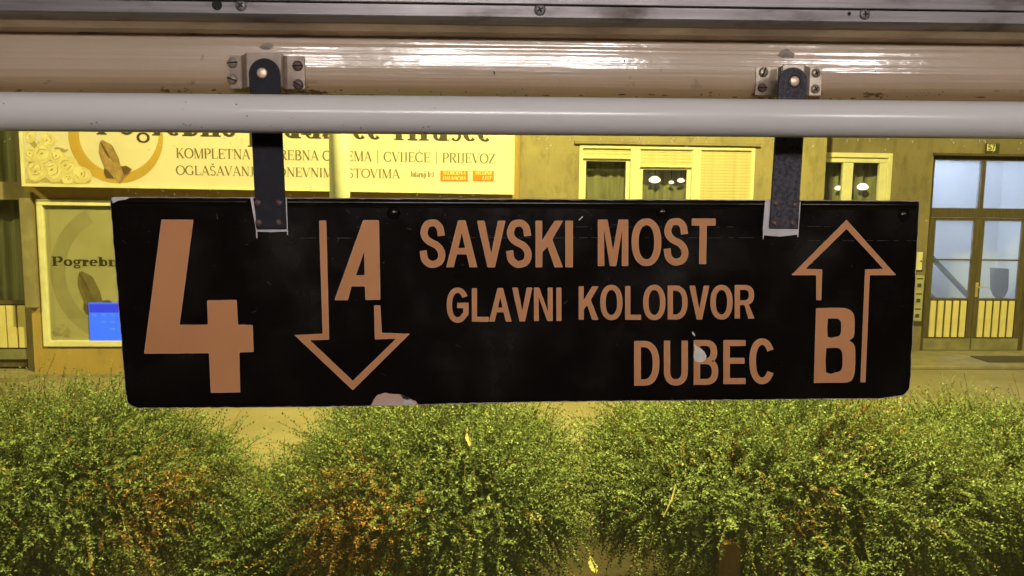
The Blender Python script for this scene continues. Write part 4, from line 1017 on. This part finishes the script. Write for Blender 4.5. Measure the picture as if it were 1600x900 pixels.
mb.build('dirt_specks', 'rust', rail, kind='stuff')
# window, sill, wall below, roof, far side
zs = tz(800, 985, TG)
pane = bx('window_pane', 'tram_glass', tram, XL, XR, TG, TG+.0005, zs, zb0+.02)
rnd = random.Random(21); mb = MB(); M['speck'] = mat('speck', (.8, .78, .7), rough=.3)
for _ in range(150):
    u = rnd.random()
    px, py = (rnd.uniform(0, 1600), 214+abs(rnd.gauss(0, 9))) if u < .7 else ((rnd.uniform(180, 820), rnd.uniform(293, 308)) if u < .85 else (rnd.uniform(0, 1600), rnd.uniform(215, 900)))
    p = loc_at(FT, px, py, TG-.0006); l = rnd.uniform(.0003, .0014); a = rnd.uniform(0, 3.1); t_ = rnd.uniform(.00015, .0003)
    cu = rnd.uniform(-.0006, .0006); ca, sa = math.cos(a), math.sin(a)
    o = outline([(p.x-l*ca, p.z-l*sa), (p.x-sa*cu, p.z+ca*cu), (p.x+l*ca, p.z+l*sa)], t_*2)
    mb.add([(x, TG-.0006, z) for x, z in o], [(5,4,1,0), (4,3,2,1)])
mb.build('scratch_specks', 'speck', pane, kind='stuff')
bx('window_sill', 'metal_dark', tram, XL, XR, TG-.05, TG+.04, zs-.05, zs)
bx('side_wall', 'tram_wall', tram, -5, 5, TG-.02, TG+.03, .45, zs-.051)
for s_ in (-1, 1): bx('window_post', 'tram_wall', tram, XL-.15 if s_ < 0 else XR, XL if s_ < 0 else XR+.15, TG-.05, TG+.04, zs-.05, 3.0)
bx('upper_wall', 'tram_wall', tram, -5, 5, YBM+.062, TG+.07, zb0+.0, 3.15)
bx('header_panel', 'tram_ceiling', tram, -5, 5, YA_+.051, YBM+.061, zu0+.051, 3.1)
bx('ceiling', 'tram_ceiling', tram, -5, 5, -1.6, TG+.07, 3.151, 3.2)
bx('opposite_wall', 'tram_wall', tram, -5, 5, -1.65, -1.6, .9, 3.15)
bx('floor', 'asphalt', tram, -5, 5, -1.6, TG-.02, .85, .9)
# lit ceiling lamps above the opposite windows
for x0_, x1_ in ((-.50, -.42), (-.22, .09), (.15, .38), (.90, 1.10)):
    lz = 2.86
    mb = MB(); mb.add([(x0_, -.92, lz-.055), (x1_, -.92, lz-.055), (x1_, -.86, lz+.055), (x0_, -.86, lz+.055), (x0_, -.96, lz-.03), (x1_, -.96, lz-.03), (x1_, -.93, lz+.09), (x0_, -.93, lz+.09)],
        [(1,0,3,2),(4,5,6,7),(0,1,5,4),(3,7,6,2),(0,4,7,3),(1,2,6,5)])
    mb.build('ceiling_lamp', 'tram_lamp', tram)
    bx('lamp_housing', 'tram_ceiling', tram, x0_-.02, x1_+.02, -1.05, -.965, lz-.07, 3.15)

# brackets on the beam
def bracket(x0, xa, xb, x1, y0, y1, m, m2, screws):
    yf = YBM-.0035; yh = YBM-.017; px = lambda p, y: tx(p, (y0+y1)/2, y)
    cz1 = tz((x0+x1)/2, y0, yf); cz0 = tz((x0+x1)/2, y1, yf)
    pts = [(px(x0, yf), yf), (px(xa-3, yf), yf), (px(xa+1, yf), yf-.002), (px(xa+6, yh), yh), (px(xb-6, yh), yh), (px(xb-1, yf), yf-.002), (px(xb+3, yf), yf), (px(x1, yf), yf)]
    back = [(a, b+.0022) for a, b in pts][::-1]
    loop = pts+back; n = len(loop); h = len(pts); inset = .0012
    vs = [(a, b, cz0) for a, b in loop]+[(a, b, cz1) for a, b in loop]; fs = []
    for i in range(n): j = (i+1) % n; fs.append((i, j, n+j, n+i))
    for i in range(h-1): fs.append((i+1, i, n-1-i, n-2-i)); fs.append((n+i, n+i+1, n+n-2-i, n+n-1-i))
    mb = MB(); mb.add(vs, fs)
    b = mb.build('bracket', m, tram, bevel=.0007)
    for q in screws: screw(b, q[0], q[1], yf-.0002, q[2], q[3], q[4], q[5])
    return b
bracket(359, 380, 446, 476, 87, 139, 'bracket_paint', None, [(363,98,.0042,'bracket_paint',False,.1),(363,124,.0042,'bracket_paint',False,-.3),(465,103,.0042,'rivet_rust',False,.05),(466,132,.0042,'rivet_rust',False,-.5)])
bracket(1181, 1217, 1262, 1284, 105, 149, 'bracket', None, [(1193,113,.0040,'bracket',False,1.2),(1191,137,.0038,'rivet_rust',False,0),(1275,114,.0038,'bracket',True,.4),(1274,139,.0038,'bracket_paint',True,.6)])

# ================================================================== ROUTE SIGN (hangs from the brackets)
YG = .634
sp = lambda px, py, y=YG: loc_at(FS, px, py, y)
b0 = sp(800, 630)
rs = thing('route_sign', (b0.x, YG, b0.z), 'black enamel tram route board numbered 4 hanging on two straps, orange lettering', 'sign', FS)
rnd = random.Random(5)
def rough_line(p, q, n, amp):
    out = []
    for i in range(n): t = i/n; out.append((p[0]+(q[0]-p[0])*t+rnd.uniform(-amp, amp), p[1]+(q[1]-p[1])*t+rnd.uniform(-amp, amp)))
    return out
base_poly = rough_line((172,318),(196,612),40,.5)+rough_line((196,612),(200,632),6,.6)+rough_line((200,632),(214,638),5,.5)+rough_line((214,638),(520,636),40,.35)+rough_line((520,636),(840,628.5),40,.35)+rough_line((840,628.5),(1375,623),60,.35)+rough_line((1375,623),(1412,618.5),8,.5)+rough_line((1412,618.5),(1422,608),5,.5)+rough_line((1422,608),(1437,313.5),40,.4)+rough_line((1437,313.5),(1250,312.5),14,.3)+rough_line((1250,312.5),(640,309.5),60,.3)+rough_line((640,309.5),(178,307.5),50,.35)+[(174,311)]
def toplane(lp, y=YG):
    q = [sp(a, b, y) for a, b in lp]; q = [(p.x, p.z) for p in q]
    return q if area(q) > 0 else q[::-1]
MB().prism_y(toplane(base_poly), YG, YG+.004).build('plate', 'plate_edge', rs)
# black enamel face, edge chipped back here and there
rnd = random.Random(9)
face = []
gp = grow(base_poly, -1.2); ch = 0
for i, p in enumerate(gp):
    c_ = Vector((805, 470)); v = (c_-Vector(p)).normalized(); d = rnd.uniform(0, .8)
    if rnd.random() < .07: d += rnd.uniform(.6, 2.0)
    if p[0] > 1395 and p[1] > 595: d += 1.2
    face.append((p[0]+v.x*d*.4, p[1]+v.y*d))
YK = YG-.0006
enamel = MB().prism_y(toplane(face, YG), YK, YG-.00005).build('enamel', 'sign_black', rs, bevel=.0003)
# rolled top edge that catches the lamp light
za = sp(800, 327).z; zb_ = sp(800, 312).z
for x0_, x1_ in ((181, 388), (450, 1191), (1252, 1432)):
    a_ = sp(x0_, 310); b_ = sp(x1_, 310); xsn = list(np.linspace(a_.x, b_.x, 60)); vs = []; fs = []
    pr = [(0, 15.5), (-.0011, 12), (-.0019, 9), (-.0019, 6.5), (-.0010, 3.4), (.0012, 2.0), (.004, 1.6)]
    for x in xsn:
        frac = (x-sp(172,310).x)/(sp(1437,310).x-sp(172,310).x); py0 = 307.2+5.8*frac
        for dy, off in pr:
            px_ = 172+frac*1265; z = sp(px_, py0+off+rnd.uniform(-.12,.12), YG).z; vs.append((x, YK-.0001+dy, z))
    n = len(pr)
    for i in range(len(xsn)-1):
        for k in range(n-1): fs.append((i*n+k, (i+1)*n+k, (i+1)*n+k+1, i*n+k+1))
    MB().add(vs, fs).build('rolled_edge', 'sign_black', rs, smooth=True)
m = M['sign_black']; c_ = sp(1268, 478); eo = ORG['enamel'] if 'enamel' in ORG else Vector((0,0,0))
m.node_tree.nodes['patch_centre'].inputs[1].default_value = (c_.x-eo.x, 0, c_.z-eo.z)
YLT = YK-.0003
z4 = lambda pts: [(160+a/2.5, 290+b/2.5) for a, b in pts]
zB = lambda pts: [(1220+a/3, 330+b/3) for a, b in pts]
def rnd_corners(lp, r=1.3):
    out = []; n = len(lp)
    for i in range(n):
        p = Vector(lp[i]); a = (Vector(lp[i-1])-p); b = (Vector(lp[(i+1)%n])-p)
        ra = min(r, a.length*.3); rb = min(r, b.length*.3); a.normalize(); b.normalize()
        p1 = p+a*ra; p2 = p+b*rb
        for t in (0, .5, 1): q = p1*(1-t)**2+p*2*t*(1-t)+p2*t*t; out.append((q.x, q.y))
    return out
def put_letter(loops, name='letter', label=None, r=0):
    mb = MB()
    e = [rnd_corners(loops[0], r) if r else loops[0]]+loops[1:]
    g0 = grow(loops[0], .7); big = [rnd_corners(g0, r*1.2) if r else g0]+[grow(l, -.7) for l in loops[1:]]
    def tp(l, y):
        q = [sp(a, b, y) for a, b in l]; return [(p.x, p.z) for p in q]
    mb.flat([tp(l, YLT) for l in big], YLT, 1); mb.flat([tp(l, YLT) for l in e], YLT-.00012, 0)
    o = mb.build(name, ['letter', 'letter_edge'], rs)
    if label: o['label'] = label
    return o
put_letter([z4([(232,134),(354,135),(300,545),(414,545),(411,450),(523,448),(528,545),(586,546),(589,648),(533,650),(537,806),(425,808),(418,653),(165,655)])], 'digit', 'large orange 4', 1.3)
put_letter([z4([(848,138),(873,138),(884,600),(808,603),(978,765),(1150,597),(1066,599),(1063,470),(1084,470),(1090,577),(1198,580),(978,797),(753,585),(862,580)])], 'arrow', 'outlined arrow pointing down', .9)
put_letter([(z4([(1020,136),(1079,137),(1084,444),(1029,445),(1027,392),(972,392),(958,446),(909,446)])), z4([(1023,255),(1026,352),(988,352)])], 'letter', 'slanted letter A in the down arrow', 1.3)
put_letter([zB([(308,43),(537,298),(415,298),(395,800),(375,800),(397,275),(485,272),(308,80),(112,272),(192,275),(188,415),(168,415),(168,298),(53,298)])], 'arrow', 'outlined arrow pointing up', .9)
bo = catmull(zB([(167,457),(250,455),(300,457),(330,470),(343,500),(343,560),(338,590),(318,606),(338,622),(347,655),(345,740),(335,785),(310,800),(260,802),(157,803)]), 3)
put_letter([bo, catmull(zB([(219,501),(262,501),(280,510),(285,530),(284,568),(276,584),(258,591),(217,590),(219,501)]), 2)[:-1], catmull(zB([(211,640),(262,638),(283,648),(291,670),(291,725),(283,748),(262,757),(210,757),(211,640)]), 2)[:-1]], 'letter', 'bold letter B in the up arrow')
ROWS = [
 ('S',656.5,343.7,695,417.6,9.6),('A',698,345,745,417,9.4),('V',746,345.5,789,417,9.4),('S',791.6,344,830,417.6,9.6),('K',837.5,345.5,878.6,417,9.2),('I',884,345.5,894.5,417,9),
 ('M',934.8,343.7,981,415,9.6),('O',987.6,342,1032.6,415,9.6),('S',1037.7,341.6,1075,414,9.4),('T',1081.6,342,1117.5,412,9.8),
 ('G',698.7,450,731.5,503.5,7),('L',738,451,763,502,6.6),('A',765,450.5,798.4,501.8,6.6),('V',801,450,831,501.5,6.6),('N',835,450,862.8,501,6.4),('I',870,450,876.5,501,6.4),
 ('K',904.9,448,934,499,6.6),('O',938.6,445.7,972,499.5,7),('L',977.5,447.6,1001,499,6.8),('O',1005.6,445.7,1039,499.5,7),('D',1044,446.8,1073.6,498.5,6.8),('V',1078,447,1107.5,498.5,6.6),('O',1110.7,445.7,1144,498.7,7),('R',1148.7,446,1177.7,497,6.8),
 ('D',991.6,533.4,1029.6,602,9),('U',1038,533,1074,601.6,8.4),('B',1084.6,532,1121.6,600.6,8.6),('E',1131,532,1164.4,599.4,8.6),('C',1171.6,529.4,1210,599.4,8.8)]
for ch, *q in ROWS:
    lp = glyph(ch, *q)
    put_letter(lp, r=1.0 if ch in 'ILTEVAKNM' else 0)
# bare and chipped patches
def patch(name, pts, m, y, parent=rs, jag=0):
    if jag:
        o_ = []
        for i in range(len(pts)):
            p, q = pts[i], pts[(i+1) % len(pts)]
            for t in (0, .33, .66): o_.append((p[0]+(q[0]-p[0])*t+rnd.uniform(-jag,jag), p[1]+(q[1]-p[1])*t+rnd.uniform(-jag,jag)))
        pts = o_
    q = [sp(a, b, y) for a, b in pts]; q = [(p.x, p.z) for p in q]
    if area(q) < 0: q = q[::-1]
    return MB().flat([q], y).build(name, m, parent)
YC = YLT-.0003
patch('chipped_paint', [(582,633.5),(585,626),(592,619),(602,616),(612,616),(622,618),(632,621),(640,625),(648,629),(650,632.5),(620,633.2)], 'bare_pink', YC, jag=.55)
patch('chipped_paint', [(580,634),(583,624),(591,617),(602,614),(624,616),(642,623),(651,628),(653,633)], 'letter_edge', YC+.0001, jag=.8)
patch('chipped_paint', [(630,632.8),(632,626),(637,623),(643,627),(650,629.5),(648,632.5)], 'bare', YC-.0001, jag=.6)
patch('chipped_paint', [(626,617),(634,619),(641,624),(636,625),(629,622)], 'black_ring', YC-.0002, jag=.7)
patch('sticker_remnant', [(1083.5,534),(1086,538),(1090,542),(1096,545),(1101,550),(1104,557),(1102.5,562),(1098,565.5),(1091,566),(1086,563.5),(1083.5,558),(1084,551),(1086,546)], 'sticker_white', YC)
patch('scratch', [(1081,519),(1083,518.5),(1086.5,524),(1085.5,525.5),(1082.5,523)], 'sticker_white', YC)
patch('scratch', [(904,343.5),(910,338),(911,338.8),(905,344.6)], 'sticker_white', YC)
patch('bare_metal', [(391,307.5),(395.5,307.5),(402,358.5),(448,358.2),(446,308),(448,308),(449.8,358),(450,367),(448.6,367),(448.2,361.6),(425,362.8),(402,362),(402.6,372.5),(400.5,372.5),(399.5,358)], 'bare', YC-.0016)
patch('bare_metal', [(1195.5,313),(1207,313),(1202,357),(1247,358),(1249.5,315),(1251.2,315),(1248,359),(1247.4,370),(1246,371),(1245.5,366.5),(1235,368),(1218,369.6),(1194,367.8),(1193,374),(1191.8,374),(1192,357)], 'bare', YC-.0016)
patch('bare_metal', [(174,309),(178,307.8),(204,308.2),(196,312),(184,313.5),(176,318)], 'bare', YC-.0016)
M['scuff'] = mat('scuff', (.05, .045, .04), (.025, .022, .02), .6, nscale=90)
mb = MB()
for _ in range(210):
    u = rnd.random(); px = rnd.uniform(185, 1425); py = rnd.uniform(322, 628) if u < .6 else rnd.uniform(318, 380)
    l = rnd.choice((.4, .5, .6, .8, 1.0, 1.6, 4)); a = rnd.gauss(0, .6); t_ = rnd.uniform(.15, .35)
    o = outline([(px-l*math.cos(a), py-l*math.sin(a)), (px, py+rnd.uniform(-.3, .3)), (px+l*math.cos(a), py+l*math.sin(a))], t_*2)
    q = [sp(x, y, YK-.0002) for x, y in o]; mb.add(q, [(0,1,4,5), (1,2,3,4)])
for (xa, xb, yy) in ((700, 1180, 371.5), (1262, 1432, 376), (470, 560, 372), (1262, 1300, 354), (860, 1150, 354.5)):  # broken pale lines paint the lighter edges of a fold in the board
    x = xa
    while x < xb:
        l = rnd.uniform(4, 26); o = outline([(x, yy+rnd.uniform(-.3,.3)), (x+l, yy+rnd.uniform(-.3,.3))], .55)
        q = [sp(u, v, YK-.0002) for u, v in o]; mb.add(q, [(0,1,2,3)]); x += l+rnd.uniform(1, 14)
mb.build('scuff_marks', 'scuff', rs, kind='stuff')
for px, py in ((615,333),(1035,332),(1412,336)):
    p = sp(px, py); MB().lathe_y(p.x, p.z, [(.0006, YK-.0024), (.0022, YK-.0022), (.0038, YK-.0014), (.0052, YK-.0001)], 20).build('rivet', 'sign_black', rs, smooth=True)
# straps
def strap(top_pts, w_top, bot, w_bot, m, rv, pin):
    YS0 = YG-.0056; YS1 = YG-.0028
    (tx_, ty), (bx_, by) = top_pts, bot; r = w_top/2
    loop = [(tx_+r*math.cos(R(a)), ty+r-r*math.sin(R(a))) for a in range(0, 181, 12)]
    loop += [(bx_-w_bot/2, by-1.5), (bx_-w_bot/2+1.5, by), (bx_+w_bot/2-1.5, by), (bx_+w_bot/2, by-1.5)]
    s_ = MB().prism_y(toplane(loop, YS0), YS0, YS1).build('strap', m, rs, bevel=.0004)
    s_['label'] = None; del s_['label']
    for px, py in rv:
        p = sp(px, py, YS0); MB().lathe_y(p.x, p.z, [(.0005, YS0-.0012), (.0014, YS0-.0011), (.0023, YS0-.0006), (.0027, YS0+.0002)], 16).build('rivet', 'rivet_rust', s_, smooth=True)
    p = sp(*pin, YS0)
    MB().lathe_y(p.x, p.z, [(.0047, YS0-.0002), (.0053, YS0+.0001)], 24).build('pin_hole', 'black_ring', s_)
    MB().lathe_y(p.x, p.z, [(.0004, YS0-.0012), (.0028, YS0-.0011), (.0037, YS0-.0007), (.0040, YS0-.0001), (.0040, YS0+.022)], 24).build('pivot_pin', 'copper', s_, smooth=True)
    return s_
s1_ = strap((412.5, 91), 48, (423.5, 357.5), 47, 'strap', [(403,317),(436,317),(404,348),(436,348)], (409.5,114))
s2_ = strap((1239.5, 105), 44, (1225, 356.5), 43.5, 'strap_worn', [(1213,318),(1243,320),(1211.6,349),(1239.5,349.5)], (1241.5,127))
s2_['label'] = 'right strap, worn and scuffed grey'
for o in (bpy.data.objects):
    if o.type == 'MESH' and o.parent is None and 'kind' not in o and 'label' not in o: print('unlabelled', o.name)
